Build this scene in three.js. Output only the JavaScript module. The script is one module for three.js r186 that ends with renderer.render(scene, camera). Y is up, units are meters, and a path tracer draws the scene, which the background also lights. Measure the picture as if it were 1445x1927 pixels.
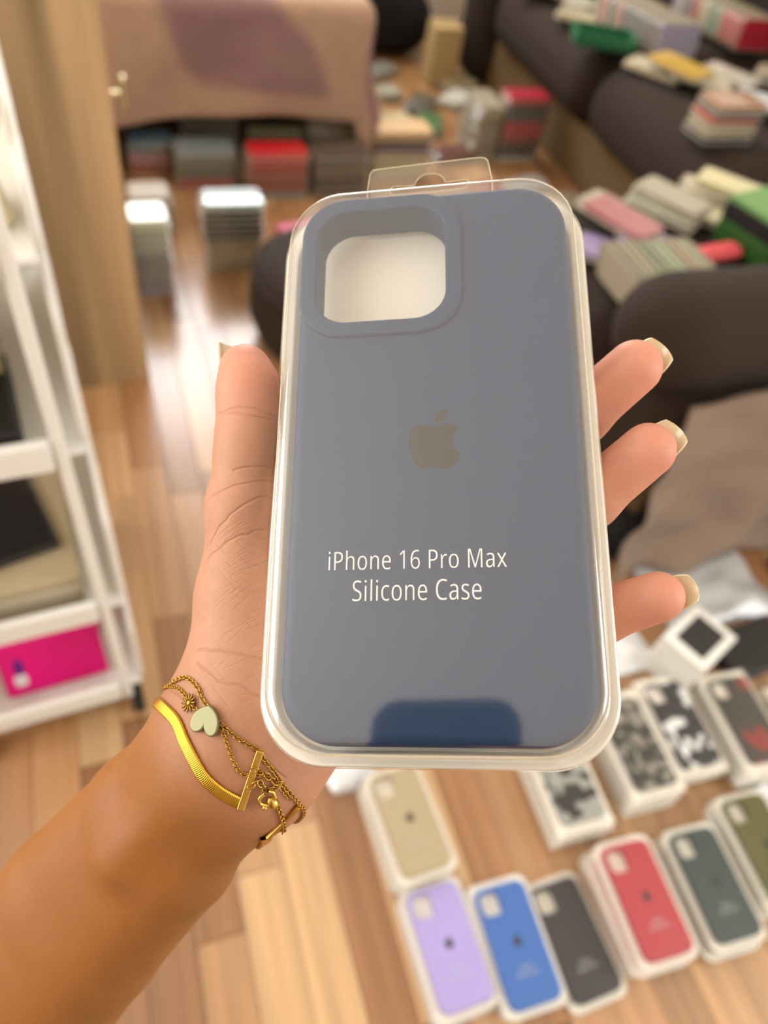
import * as THREE from 'three';
import { FontLoader } from 'three/addons/loaders/FontLoader.js';
import { TextGeometry } from 'three/addons/geometries/TextGeometry.js';
import { RoundedBoxGeometry } from 'three/addons/geometries/RoundedBoxGeometry.js';
import { mergeGeometries, mergeVertices, toCreasedNormals } from 'three/addons/utils/BufferGeometryUtils.js';
import { RectAreaLightUniformsLib } from 'three/addons/lights/RectAreaLightUniformsLib.js';

// ---------------------------------------------------------------- camera, sky, daylight, exposure
const scene = new THREE.Scene();
const camera = new THREE.PerspectiveCamera(69.07, 1445 / 1927, 0.02, 40);
camera.position.set(0, 1.2, 0);                       // phone lens, 1.2 m above the floor, tipped down and slightly rolled
camera.up.set(0.14879, 0.64097, -0.75301);
camera.lookAt(0.28987, 1.2 - 0.75631, -0.5865);
camera.focus = 0.208;
camera.userData.fStop = 7.5;
scene.background = new THREE.Color(0.80, 0.92, 1.0);  // hazy daylight sky outside the windows
scene.backgroundIntensity = 2.2;
const renderer = new THREE.WebGLRenderer({ antialias: true });
renderer.toneMapping = THREE.LinearToneMapping;
renderer.toneMappingExposure = 0.64;
renderer.shadowMap.enabled = true;
RectAreaLightUniformsLib.init();
function daylight(name, w, h, [x, y, z], look, color, intensity) {
  const l = new THREE.RectAreaLight(color, intensity, w, h);
  l.name = name; l.position.set(x, y, z); l.lookAt(...look); scene.add(l);
  return l;
}
// the sky's light in the three window openings of the room
daylight('window_daylight_far', 1.9, 1.45, [0.45, 1.7, -3.72], [0.45, 1.7, 0], new THREE.Color(0.98, 0.98, 0.97), 14);
daylight('window_daylight_right', 1.6, 1.45, [2.67, 1.6, 1.1], [0, 1.6, 1.1], new THREE.Color(0.95, 0.99, 1.0), 10);
daylight('window_daylight_left', 1.5, 1.45, [-1.52, 1.6, -0.55], [0, 1.6, -0.55], new THREE.Color(1.0, 0.97, 0.91), 8);

// ---------------------------------------------------------------- helpers
let seed = 7;
const rnd = () => { seed = (seed * 1664525 + 1013904223) >>> 0; return seed / 4294967296; };
const V = (x, y, z) => new THREE.Vector3(x, y, z);
const taken = new Map();
function numbered(n) { const k = taken.get(n) ?? 0; taken.set(n, k + 1); return k ? `${n}_${String(k).padStart(3, '0')}` : n; }
function shade(o) { o.traverse((m) => { if (m.isMesh) { m.castShadow = true; m.receiveShadow = true; } }); return o; }
function tag(o, label, category, group, kind) {
  o.userData.label = label; o.userData.category = category;
  if (group) o.userData.group = group;
  if (kind) o.userData.kind = kind;
  return o;
}
function thing(name, label, category, pos = [0, 0, 0], group) {
  const g = new THREE.Group(); g.name = numbered(name); g.position.set(...pos); scene.add(g);
  return tag(g, label, category, group);
}
function part(name, geo, mat, parent) {
  const m = new THREE.Mesh(geo, mat); m.name = name; m.castShadow = m.receiveShadow = true; parent.add(m);
  return m;
}
function single(name, geo, mat, label, category, group) {
  const m = part(numbered(name), geo, mat, scene);
  return tag(m, label, category, group);
}
function struct(name, geo, mat) { const m = part(name, geo, mat, scene); m.userData.kind = 'structure'; m.userData.label = name.replace(/_/g, ' ') + ' of the room'; return m; }
const box = (x0, x1, y0, y1, z0, z1) => new THREE.BoxGeometry(x1 - x0, y1 - y0, z1 - z0).translate((x0 + x1) / 2, (y0 + y1) / 2, (z0 + z1) / 2);
const rbox = (x0, x1, y0, y1, z0, z1, r = 0.01, s = 4) => new RoundedBoxGeometry(x1 - x0, y1 - y0, z1 - z0, s, r).translate((x0 + x1) / 2, (y0 + y1) / 2, (z0 + z1) / 2);
const clean = (g) => { const n = g.index ? g.toNonIndexed() : g; for (const k of Object.keys(n.attributes)) if (!['position', 'normal', 'uv'].includes(k)) n.deleteAttribute(k); return n; };
const merge = (l) => mergeGeometries(l.map(clean));
function rr(hw, hh, r, cx = 0, cy = 0, P = THREE.Shape) {          // rounded rectangle
  const s = new P(), k = r * 0.4477;
  s.moveTo(cx - hw + r, cy - hh); s.lineTo(cx + hw - r, cy - hh); s.bezierCurveTo(cx + hw - k, cy - hh, cx + hw, cy - hh + k, cx + hw, cy - hh + r);
  s.lineTo(cx + hw, cy + hh - r); s.bezierCurveTo(cx + hw, cy + hh - k, cx + hw - k, cy + hh, cx + hw - r, cy + hh);
  s.lineTo(cx - hw + r, cy + hh); s.bezierCurveTo(cx - hw + k, cy + hh, cx - hw, cy + hh - k, cx - hw, cy + hh - r);
  s.lineTo(cx - hw, cy - hh + r); s.bezierCurveTo(cx - hw, cy - hh + k, cx - hw + k, cy - hh, cx - hw + r, cy - hh);
  return s;
}
function outline(hw, hh, r, seg) {                                  // points of a rounded rectangle, counter-clockwise
  const p = [];
  for (const [sx, sy, a0] of [[1, 1, 0], [-1, 1, 1], [-1, -1, 2], [1, -1, 3]]) for (let i = 0; i <= seg; i++) {
    const a = (a0 + i / seg) * Math.PI / 2; p.push([sx * (hw - r) + r * Math.cos(a), sy * (hh - r) + r * Math.sin(a)]);
  }
  return p;
}
function loft(rings, seg = 10, cap = true, crease = 0.7) {           // rings: [hw, hh, r, z, dx]
  if (cap) { const [hw, hh, r, z, dx = 0] = rings.at(-1); rings = [...rings, [hw - 0.0004, hh - 0.0004, r - 0.0002, z, dx]]; }   // keeps the flat face flat to its rim
  const pos = [], idx = [], n = 4 * (seg + 1);
  for (const [hw, hh, r, z, dx = 0] of rings) for (const [x, y] of outline(hw, hh, r, seg)) pos.push(x + dx, y, z);
  for (let k = 0; k + 1 < rings.length; k++) for (let i = 0; i < n; i++) {
    const a = k * n + i, b = k * n + (i + 1) % n, c = a + n, d = b + n; idx.push(a, b, d, a, d, c);
  }
  if (cap) {
    const [, , , z, dx = 0] = rings.at(-1), c0 = pos.length / 3, base = (rings.length - 1) * n; pos.push(dx, 0, z);
    for (let i = 0; i < n; i++) idx.push(base + i, base + (i + 1) % n, c0);
  }
  const g = new THREE.BufferGeometry(); g.setAttribute('position', new THREE.Float32BufferAttribute(pos, 3)); g.setIndex(idx);
  return creased(g, crease);
}
function creased(g, angle) {                                         // works in millimetres, so that small parts keep their edges
  g.scale(1000, 1000, 1000); const r = toCreasedNormals(g, angle); return r.scale(0.001, 0.001, 0.001);
}
function noise2(seed0) {                                            // value noise, period 256
  const t = new Float32Array(65536); let s = seed0 >>> 0; for (let i = 0; i < 65536; i++) { s = (s * 1664525 + 1013904223) >>> 0; t[i] = s / 4294967296; }
  const f = (x) => x * x * (3 - 2 * x);
  return (x, y) => { const xi = Math.floor(x), yi = Math.floor(y), u = f(x - xi), v = f(y - yi), g = (a, b) => t[((b & 255) << 8) | (a & 255)]; return (g(xi, yi) * (1 - u) + g(xi + 1, yi) * u) * (1 - v) + (g(xi, yi + 1) * (1 - u) + g(xi + 1, yi + 1) * u) * v; };
}
function texture(w, h, fn, srgb = true) {
  const d = new Uint8Array(w * h * 4);
  for (let y = 0; y < h; y++) for (let x = 0; x < w; x++) { const c = fn(x / w, y / h, x, y), o = (y * w + x) * 4; d[o] = c[0]; d[o + 1] = c[1]; d[o + 2] = c[2]; d[o + 3] = 255; }
  const t = new THREE.DataTexture(d, w, h); t.magFilter = t.minFilter = THREE.LinearFilter; t.wrapS = t.wrapT = THREE.RepeatWrapping;
  if (srgb) t.colorSpace = THREE.SRGBColorSpace;
  t.needsUpdate = true; return t;
}
const std = (o) => new THREE.MeshStandardMaterial(o), phy = (o) => new THREE.MeshPhysicalMaterial(o);

// ---------------------------------------------------------------- materials
const grain = [11, 23, 37].map((s) => {
  const n = noise2(s), m = noise2(s + 5);
  return texture(256, 512, (u, v) => {
    const a = n(u * 26, v * 3), b = m(u * 90, v * 8), c = n(u * 7 + 3 * m(u * 2, v * 2), v * 1.2), q = 0.84 + 0.13 * a + 0.06 * b + 0.10 * (c - 0.5);
    return [255 * Math.min(1, q), 250 * Math.min(1, q * 0.985), 244 * Math.min(1, q * 0.965)];
  });
});
const oakGrain = (() => {
  const n = noise2(91), m = noise2(71);
  return texture(512, 1024, (u, v) => {
    const a = n(u * 14 + 1.5 * m(u * 3, v * 2), v * 1.6), b = m(u * 70, v * 6), q = 0.58 + 0.40 * a + 0.10 * b;
    return [255 * Math.min(1, q * 1.0), 255 * Math.min(1, q * 0.97), 255 * Math.min(1, q * 0.93)];
  });
})();
const fabricBump = (() => { const n = noise2(5), m = noise2(6); return texture(256, 256, (u, v, x, y) => { const q = 120 + 60 * n(u * 64, v * 64) + 50 * m(u * 128, v * 128); return [q, q, q]; }, false); })();
const M = {
  wall: std({ color: '#ece4d6', roughness: 0.95 }), ceiling: std({ color: '#fbf5ea', roughness: 0.95 }),
  white: std({ color: '#f1efe9', roughness: 0.45 }), tray: phy({ color: '#f3ede0', roughness: 0.38 }),
  clear: phy({ color: '#ffffff', roughness: 0.02, transmission: 1, thickness: 0, ior: 1.6 }),
  clearMain: phy({ color: '#ffffff', roughness: 0.06, transmission: 1, thickness: 0, ior: 2.15 }),
  edge: phy({ color: '#f4ecd6', roughness: 0.35, transmission: 0.35, thickness: 0 }),
  tab: phy({ color: '#f8f4ea', roughness: 0.05, transmission: 0.98, thickness: 0, ior: 1.6 }),
  frosted: phy({ color: '#f2eee6', roughness: 0.55, transmission: 0.55, thickness: 0, ior: 1.45 }),
  glass: phy({ color: '#ffffff', roughness: 0.0, transmission: 1, thickness: 0, ior: 1.5 }),
  silicone: phy({ color: '#14355a', roughness: 0.62, sheen: 0.08, sheenRoughness: 0.5, sheenColor: new THREE.Color('#8fa6c4') }),
  emblem: std({ color: '#17110f', roughness: 0.5 }), print: std({ color: '#fbf8ec', roughness: 0.5 }), printDim: std({ color: '#d5d6da', roughness: 0.5 }),
  sofa: std({ color: '#2a1c11', roughness: 0.93, bumpMap: fabricBump, bumpScale: 0.0015 }), sofaBase: std({ color: '#66502f', roughness: 0.9, bumpMap: fabricBump, bumpScale: 0.001 }),
  throwTaupe: std({ color: '#8c7869', roughness: 0.96, bumpMap: fabricBump, bumpScale: 0.002, side: THREE.DoubleSide }),
  black: std({ color: '#101011', roughness: 0.6 }), blackFabric: std({ color: '#0d0c0d', roughness: 0.95 }), rubber: std({ color: '#1a1918', roughness: 0.7 }),
  gold: phy({ color: '#c79d4c', metalness: 1, roughness: 0.3 }), goldBright: phy({ color: '#d9b65e', metalness: 1, roughness: 0.32 }), paleGold: phy({ color: '#8f8c6c', metalness: 1, roughness: 0.5 }), darkGold: phy({ color: '#8d6a2c', metalness: 1, roughness: 0.3 }),
  smokyTray: phy({ color: '#b9b09c', roughness: 0.3 }),
  metalPaint: std({ color: '#eeece6', roughness: 0.35 }),
};
const tint = new Map();
const plastic = (c, rough = 0.55) => { const k = c + rough; if (!tint.has(k)) tint.set(k, std({ color: c, roughness: rough })); return tint.get(k); };

// ---------------------------------------------------------------- the room shell
const RX0 = -1.6, RX1 = 2.75, RZ0 = -3.8, RZ1 = 2.15, RH = 2.55;
function wallWithWindow(name, L, Hh, wins, place) {                   // a wall with openings, 20 cm thick
  const s = new THREE.Shape(); s.moveTo(0, 0); s.lineTo(L, 0); s.lineTo(L, Hh); s.lineTo(0, Hh); s.lineTo(0, 0);
  for (const [a, b, c, d] of wins) { const h = new THREE.Path(); h.moveTo(a, c); h.lineTo(a, d); h.lineTo(b, d); h.lineTo(b, c); h.lineTo(a, c); s.holes.push(h); }
  const g = new THREE.ExtrudeGeometry(s, { depth: 0.2, bevelEnabled: false }); place(g);
  return struct(name, g, M.wall);
}
wallWithWindow('wall_far', RX1 - RX0, RH, [[1.1, 3.0, 0.97, 2.42]], (g) => g.translate(RX0, 0, RZ0 - 0.2));
struct('wall_back', box(RX0, RX1, 0, RH, RZ1, RZ1 + 0.2), M.wall);
wallWithWindow('wall_left', RZ1 - RZ0, RH, [[2.5, 4.0, 0.87, 2.32]], (g) => g.rotateY(-Math.PI / 2).translate(RX0, 0, RZ0));
wallWithWindow('wall_right', RZ1 - RZ0, RH, [[4.1, 5.7, 0.87, 2.32]], (g) => g.rotateY(-Math.PI / 2).translate(RX1 + 0.2, 0, RZ0));
struct('ceiling', box(RX0 - 0.2, RX1 + 0.2, RH, RH + 0.15, RZ0 - 0.2, RZ1 + 0.2), M.ceiling);
for (const [n, w, h, p, turn] of [[1, 1.9, 1.45, [0.45, 0.97, RZ0 - 0.1], 0], [2, 1.6, 1.45, [RX1 + 0.1, 0.87, 1.1], Math.PI / 2], [3, 1.5, 1.45, [RX0 - 0.1, 0.87, -0.55], Math.PI / 2]]) {
  const g = new THREE.Group(); g.name = `window_${n}`; g.position.set(...p); g.rotation.y = turn; g.userData = { kind: 'structure', label: 'white framed window in the wall' }; scene.add(g);
  part('window_frame', merge([box(-w / 2, w / 2, 0, 0.05, -0.03, 0.03), box(-w / 2, w / 2, h - 0.05, h, -0.03, 0.03), box(-w / 2, -w / 2 + 0.05, 0.05, h - 0.05, -0.03, 0.03), box(w / 2 - 0.05, w / 2, 0.05, h - 0.05, -0.03, 0.03), box(-0.035, 0.035, 0.05, h - 0.05, -0.03, 0.03)]), M.white, g);
  for (const s of [-1, 1]) part('pane', box(s < 0 ? -w / 2 + 0.05 : 0.035, s < 0 ? -0.035 : w / 2 - 0.05, 0.05, h - 0.05, -0.003, 0.003), M.glass, g);
}
// floor: strip parquet laminate, each strip a piece of its own, running along z
const floor = struct('floor', box(RX0, RX1, -0.06, -0.0075, RZ0, RZ1), std({ color: '#6e4a2c', roughness: 0.7 }));
floor.userData.label = 'light beech strip parquet laminate floor';
const tones = ['#b98d61', '#c79f74', '#a97b52', '#d2af84', '#9b6f49', '#c1966d', '#b58d65', '#caa37a'];
const plankMats = tones.flatMap((c, i) => [0, 1].map((k) => phy({ color: c, map: grain[(i + k) % 3], roughness: 0.36, clearcoat: 1.0, clearcoatRoughness: 0.2 })));
{
  const W = 0.068, lens = [0.30, 0.38, 0.46, 0.54];
  const geos = lens.flatMap((L) => [0, 1, 2].map((k) => {
    const g = new RoundedBoxGeometry(W - 0.0008, 0.008, L - 0.0008, 1, 0.0009).translate(0, -0.004, 0), p = g.attributes.position, uv = g.attributes.uv;
    for (let i = 0; i < p.count; i++) uv.setXY(i, p.getX(i) / 0.28 + k * 0.33 + 0.1, p.getZ(i) / 1.1 + k * 0.27);
    return g;
  }));
  const rest = [];
  for (let x = RX0 + W / 2; x < RX1; x += W) {
    let z = RZ0 - rnd() * 0.4;
    while (z < RZ1) {
      const li = Math.floor(rnd() * 4), L = lens[li], zc = z + L / 2, gi = li * 3 + Math.floor(rnd() * 3), mat = plankMats[Math.floor(rnd() * plankMats.length)];
      const inView = x > -0.35 && x < 1.65 && z + L > -2.75 && z < 0.12 && !(x < 0.05 && z + L < -1.4) && !(x > 0.98 && zc > -1.4 && zc < -0.8) && !(x < 0.0 && zc > -0.3 && x < -0.15);
      const z0 = Math.max(z, RZ0), z1 = Math.min(z + L, RZ1);
      if (inView && floor.children.length < 300) { const m = part('plank', geos[gi], mat, floor); m.position.set(x, 0, zc); }
      else if (z1 - z0 > 0.02) rest.push([x, (z0 + z1) / 2, W, z1 - z0]);
      z += L;
    }
  }
  const rg = merge(rest.map(([x, z, w, l]) => box(x - w / 2 + 0.0004, Math.min(RX1, x + w / 2 - 0.0004), -0.008, 0, z - l / 2 + 0.0004, z + l / 2 - 0.0004)));
  { const p = rg.attributes.position, uv = rg.attributes.uv; for (let i = 0; i < p.count; i++) uv.setXY(i, p.getX(i) / 0.28, p.getZ(i) / 1.1); }
  const o = part('plank_field', rg, plankMats[0], floor); o.userData.kind = 'stuff';
}

// ---------------------------------------------------------------- the package in the hand
const PQ = new THREE.Quaternion(-0.5546, -0.22178, 0.00362, 0.80201), PO = V(0.07776, 1.05474, -0.13543);
const PM = new THREE.Matrix4().compose(PO, PQ, V(1, 1, 1));
const fontR = await new FontLoader().loadAsync('fonts/droid/droid_sans_regular.typeface.json');
function words(t, size, width, x0, y0, depth = 0.00004, thin = 0.018) {            // text, set to a given width
  const g = new TextGeometry(t, { font: fontR, size, depth, curveSegments: 4, bevelEnabled: true, bevelThickness: 0.00001, bevelSize: 0, bevelOffset: -size * thin, bevelSegments: 1 }); g.computeBoundingBox();
  const b = g.boundingBox; g.translate(-b.min.x, 0, 0); g.scale(width / (b.max.x - b.min.x), 1, 1); g.translate(x0, y0, 0);
  return g;
}
function emblemGeo(w, h, depth) {                                    // bitten apple with a leaf, centred on its body
  const q = (l) => l.map(([x, y]) => new THREE.Vector2((x - 785) / 346 * w, -(y - 384) / 401 * h));
  const s = new THREE.Shape(); const a = q([[785, 570], [750, 578], [715, 583], [685, 573], [655, 540], [630, 485], [614, 425], [613, 375], [625, 335], [652, 303], [690, 290], [730, 292], [765, 300], [795, 303], [830, 292], [875, 285], [918, 296], [952, 325]]);
  s.moveTo(a[0].x, a[0].y); s.splineThru(a.slice(1)); s.splineThru(q([[925, 345], [907, 380], [907, 420], [925, 458], [958, 482]])); s.splineThru(q([[945, 520], [915, 560], [885, 582], [855, 585], [820, 575], [785, 570]]));
  const leaf = new THREE.Shape(); const l = q([[790, 278], [795, 242], [830, 203], [882, 184]]); leaf.moveTo(l[0].x, l[0].y); leaf.splineThru(l.slice(1)); leaf.splineThru(q([[878, 222], [848, 260], [790, 278]]));
  return new THREE.ExtrudeGeometry([s, leaf], { depth, bevelEnabled: false, curveSegments: 3 });
}
function caseGeo(hw, hh, r, z0, z1, b, hole, seg = 12, steps = 6) {    // rounded shell with an opening, no bevel at the opening
  const rings = []; for (let i = 0; i <= steps; i++) { const a = i / steps * Math.PI / 2, q = b * (1 - Math.sin(a)); rings.push([hw - q, hh - q, r - q * 0.6, z0 + b - b * Math.cos(a)]); }
  for (let i = 0; i <= steps; i++) { const a = i / steps * Math.PI / 2, q = b * (1 - Math.cos(a)); rings.push([hw - q, hh - q, r - q * 0.6, z1 - b + b * Math.sin(a)]); }
  const wall = loft(rings, seg, false), [cx, cy, w, h, hr] = hole, hp = () => { const p = new THREE.Path(outline(w, h, hr, seg).map(([x, y]) => new THREE.Vector2(x + cx, y + cy))); return p; };
  const cap = (z) => { const s = new THREE.Shape(outline(hw - b, hh - b, r - b * 0.6, seg).map(([x, y]) => new THREE.Vector2(x, y))); s.holes.push(hp()); return new THREE.ShapeGeometry(s).translate(0, 0, z); };
  const back = cap(z0); { const x = back.index.array; for (let i = 0; i < x.length; i += 3) [x[i], x[i + 1]] = [x[i + 1], x[i]]; }
  const inner = loft([[w, h, hr, z1], [w, h, hr, z0]], seg, false).translate(cx, cy, 0);
  const bare = (g) => { const n = g.index ? g.toNonIndexed() : g.clone(); for (const k of ['uv', 'normal']) n.deleteAttribute(k); return n; };
  return creased(mergeGeometries([wall, cap(z1), back, inner].map(bare)), 0.5);
}
const BX = -0.0009;                                                  // the backing sits 0.9 mm off the case's middle
{
  const g = thing('phone_case_package', 'navy blue phone case sealed in a clear blister package held in the hand', 'phone case');
  g.position.copy(PO); g.quaternion.copy(PQ);
  const tray = part('backing_tray', loft([[0.0470, 0.0880, 0.0180, -0.0128, BX], [0.0478, 0.0887, 0.0188, -0.0122, BX], [0.0478, 0.0887, 0.0188, -0.0086, BX], [0.0475, 0.0884, 0.0185, -0.0081, BX], [0.0470, 0.0879, 0.0182, -0.0080, BX], [0.0442, 0.0853, 0.0168, -0.0080, BX], [0.0437, 0.0849, 0.0165, -0.0084, BX], [0.0430, 0.0844, 0.016, -0.0106, BX]], 14), M.tray, g);
  part('tray_back', loft([[0.0449, 0.0861, 0.017, -0.0120, BX], [0.0470, 0.0880, 0.018, -0.0128, BX]].reverse(), 10), M.tray, tray);
  // silicone case: rounded body with a camera opening and a raised lip round it
  const kase = part('silicone_case', caseGeo(0.04075, 0.0835, 0.0150, -0.0080, 0.0029, 0.0032, [-0.0155, 0.0577, 0.01985, 0.0197, 0.0100], 14, 7), M.silicone, g);
  const lip = rr(0.0240, 0.0238, 0.0125, -0.0155, 0.0577); lip.holes.push(rr(0.0207, 0.0206, 0.0105, -0.0155, 0.0577, THREE.Path));
  part('camera_lip', creased(new THREE.ExtrudeGeometry(lip, { depth: 0.0004, bevelEnabled: true, bevelThickness: 0.0009, bevelSize: 0.0009, bevelOffset: 0.0, bevelSegments: 6, curveSegments: 14 }).translate(0, 0, 0.0028), 0.6), M.silicone, kase);
  const em = part('emblem', emblemGeo(0.0145, 0.0183, 0.00006).translate(0.0004, -0.0008, 0.0029), M.emblem, kase); em.userData.label = 'bitten apple emblem in dark taupe';
  const cover = part('clear_cover', loft([[0.0478, 0.0889, 0.0190, -0.0110, BX], [0.0481, 0.0891, 0.0190, -0.0080, BX], [0.0478, 0.0888, 0.0188, -0.0073, BX], [0.0470, 0.0881, 0.0184, -0.0070, BX], [0.0455, 0.0869, 0.0176, -0.0070, BX], [0.0449, 0.0864, 0.0172, -0.0064, BX], [0.0438, 0.0856, 0.0166, 0.0018, -0.0008], [0.0435, 0.0853, 0.0163, 0.0032, -0.0008], [0.0428, 0.0846, 0.0156, 0.0043, -0.0008], [0.0419, 0.0837, 0.0148, 0.0049, -0.0008], [0.0408, 0.0826, 0.0138, 0.0051, -0.0008]], 16, true, 0.9), M.clearMain, g);
  // hang tab with a euro slot, moulded on the top flange
  const tab = new THREE.Shape(); tab.moveTo(-0.0203, 0.0868); tab.lineTo(0.0180, 0.0868); tab.lineTo(0.0186, 0.1015); tab.quadraticCurveTo(0.0186, 0.1045, 0.0156, 0.1045); tab.lineTo(-0.0185, 0.1035); tab.quadraticCurveTo(-0.0216, 0.1035, -0.0214, 0.1005); tab.lineTo(-0.0203, 0.0868);
  const slot = new THREE.Path(); slot.moveTo(-0.0135, 0.0958); slot.lineTo(-0.0060, 0.0958); slot.quadraticCurveTo(-0.0050, 0.0998, -0.0010, 0.0998); slot.quadraticCurveTo(0.0032, 0.0998, 0.0042, 0.0960); slot.lineTo(0.0110, 0.0962); slot.quadraticCurveTo(0.0128, 0.0945, 0.0110, 0.0930); slot.lineTo(-0.0135, 0.0925); slot.quadraticCurveTo(-0.0152, 0.0940, -0.0135, 0.0958); tab.holes.push(slot);
  const wire = (pts, z, r) => new THREE.TubeGeometry(new THREE.CatmullRomCurve3(pts.map((p) => V(p.x, p.y, z)), true, 'centripetal'), pts.length * 4, r, 5, true);
  part('rim_bead', wire(outline(0.0437, 0.0854, 0.0164, 8).map(([x, y]) => ({ x: x - 0.0008, y })), 0.0026, 0.00022), M.edge, cover);
  const tabPart = part('hang_tab', new THREE.ExtrudeGeometry(tab, { depth: 0.0003, bevelEnabled: true, bevelThickness: 0.0002, bevelSize: 0.0002, bevelSegments: 2, curveSegments: 8 }).translate(0, 0, -0.0078), M.tab, g);
  part('cut_edge', merge([wire(tab.getPoints(8).slice(0, -1), -0.0076, 0.00016), wire(slot.getPoints(8).slice(0, -1), -0.0076, 0.00013)]), M.edge, tabPart);
  part('printed_text', words('iPhone 16 Pro Max', 0.00520, 0.0472, -0.0281, -0.0386).translate(0, 0, 0.00512), M.print, cover);
  part('printed_text', words('Silicone Case', 0.0056, 0.0338, -0.0214, -0.0470).translate(0, 0, 0.00512), M.print, cover);
}

// ---------------------------------------------------------------- person: field helpers
const mm = (l) => l.map((v) => v / 1000);
const capsule = (a, b, ra, rb) => { const [ax, ay, az] = a, dx = b[0] - ax, dy = b[1] - ay, dz = b[2] - az, L = dx * dx + dy * dy + dz * dz || 1e-12; return (x, y, z) => { const px = x - ax, py = y - ay, pz = z - az; let t = (px * dx + py * dy + pz * dz) / L; t = t < 0 ? 0 : t > 1 ? 1 : t; const qx = px - dx * t, qy = py - dy * t, qz = pz - dz * t; return Math.sqrt(qx * qx + qy * qy + qz * qz) - (ra + (rb - ra) * t); }; };
const smin = (a, b, k) => { const h = k - Math.abs(a - b); return h > 0 ? Math.min(a, b) - h * h / (4 * k) : Math.min(a, b); };
const blend = (fs, k) => (x, y, z) => { let d = fs[0](x, y, z); for (let i = 1; i < fs.length; i++) d = smin(d, fs[i](x, y, z), k); return d; };
const limb = (pts, k) => { const f = []; for (let i = 0; i + 1 < pts.length; i++) f.push(capsule(pts[i].slice(0, 3), pts[i + 1].slice(0, 3), pts[i][3], pts[i + 1][3])); return f.length > 1 ? blend(f, k) : f[0]; };
const grad = (f, x, y, z, e = 0.0006) => { const g = V(f(x + e, y, z) - f(x - e, y, z), f(x, y + e, z) - f(x, y - e, z), f(x, y, z + e) - f(x, y, z - e)); return g.normalize(); };
function nets(f, lo, hi, cell) {                                     // surface nets
  const n = [0, 1, 2].map((i) => Math.ceil((hi[i] - lo[i]) / cell) + 1), [nx, ny, nz] = n, val = new Float32Array(nx * ny * nz);
  let o = 0; for (let k = 0; k < nz; k++) for (let j = 0; j < ny; j++) for (let i = 0; i < nx; i++) val[o++] = f(lo[0] + i * cell, lo[1] + j * cell, lo[2] + k * cell);
  const at = (i, j, k) => (k * ny + j) * nx + i, id = new Int32Array(nx * ny * nz).fill(-1), pos = [], idx = [];
  for (let k = 0; k < nz - 1; k++) for (let j = 0; j < ny - 1; j++) for (let i = 0; i < nx - 1; i++) {
    let m = 0; const c = []; for (let q = 0; q < 8; q++) { const v = val[at(i + (q & 1), j + (q >> 1 & 1), k + (q >> 2))]; c.push(v); if (v < 0) m |= 1 << q; }
    if (m === 0 || m === 255) continue;
    let sx = 0, sy = 0, sz = 0, cnt = 0;
    for (let q = 0; q < 8; q++) for (const b of [1, 2, 4]) { const r = q | b; if (r === q || (c[q] < 0) === (c[r] < 0)) continue; const t = c[q] / (c[q] - c[r]); sx += (q & 1) + (b === 1 ? t : 0); sy += (q >> 1 & 1) + (b === 2 ? t : 0); sz += (q >> 2) + (b === 4 ? t : 0); cnt++; }
    id[at(i, j, k)] = pos.length / 3; pos.push(lo[0] + (i + sx / cnt) * cell, lo[1] + (j + sy / cnt) * cell, lo[2] + (k + sz / cnt) * cell);
  }
  const quad = (a, b, c, d, flip) => { if (a < 0 || b < 0 || c < 0 || d < 0) return; flip ? idx.push(a, c, b, a, d, c) : idx.push(a, b, c, a, c, d); };
  for (let k = 1; k < nz - 1; k++) for (let j = 1; j < ny - 1; j++) for (let i = 1; i < nx - 1; i++) {
    const v = val[at(i, j, k)] < 0;
    if (v !== val[at(i + 1, j, k)] < 0) quad(id[at(i, j - 1, k - 1)], id[at(i, j, k - 1)], id[at(i, j, k)], id[at(i, j - 1, k)], !v);
    if (v !== val[at(i, j + 1, k)] < 0) quad(id[at(i - 1, j, k - 1)], id[at(i - 1, j, k)], id[at(i, j, k)], id[at(i, j, k - 1)], !v);
    if (v !== val[at(i, j, k + 1)] < 0) quad(id[at(i - 1, j - 1, k)], id[at(i, j - 1, k)], id[at(i, j, k)], id[at(i - 1, j, k)], !v);
  }
  const nor = []; for (let i = 0; i < pos.length; i += 3) { let p = V(pos[i], pos[i + 1], pos[i + 2]); const g0 = grad(f, p.x, p.y, p.z, cell * 0.4); p.addScaledVector(g0, -f(p.x, p.y, p.z)); pos[i] = p.x; pos[i + 1] = p.y; pos[i + 2] = p.z; const g = grad(f, p.x, p.y, p.z, cell * 0.5); nor.push(g.x, g.y, g.z); }
  const g = new THREE.BufferGeometry(); g.setAttribute('position', new THREE.Float32BufferAttribute(pos, 3)); g.setAttribute('normal', new THREE.Float32BufferAttribute(nor, 3)); g.setIndex(idx);
  return g;
}
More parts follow.
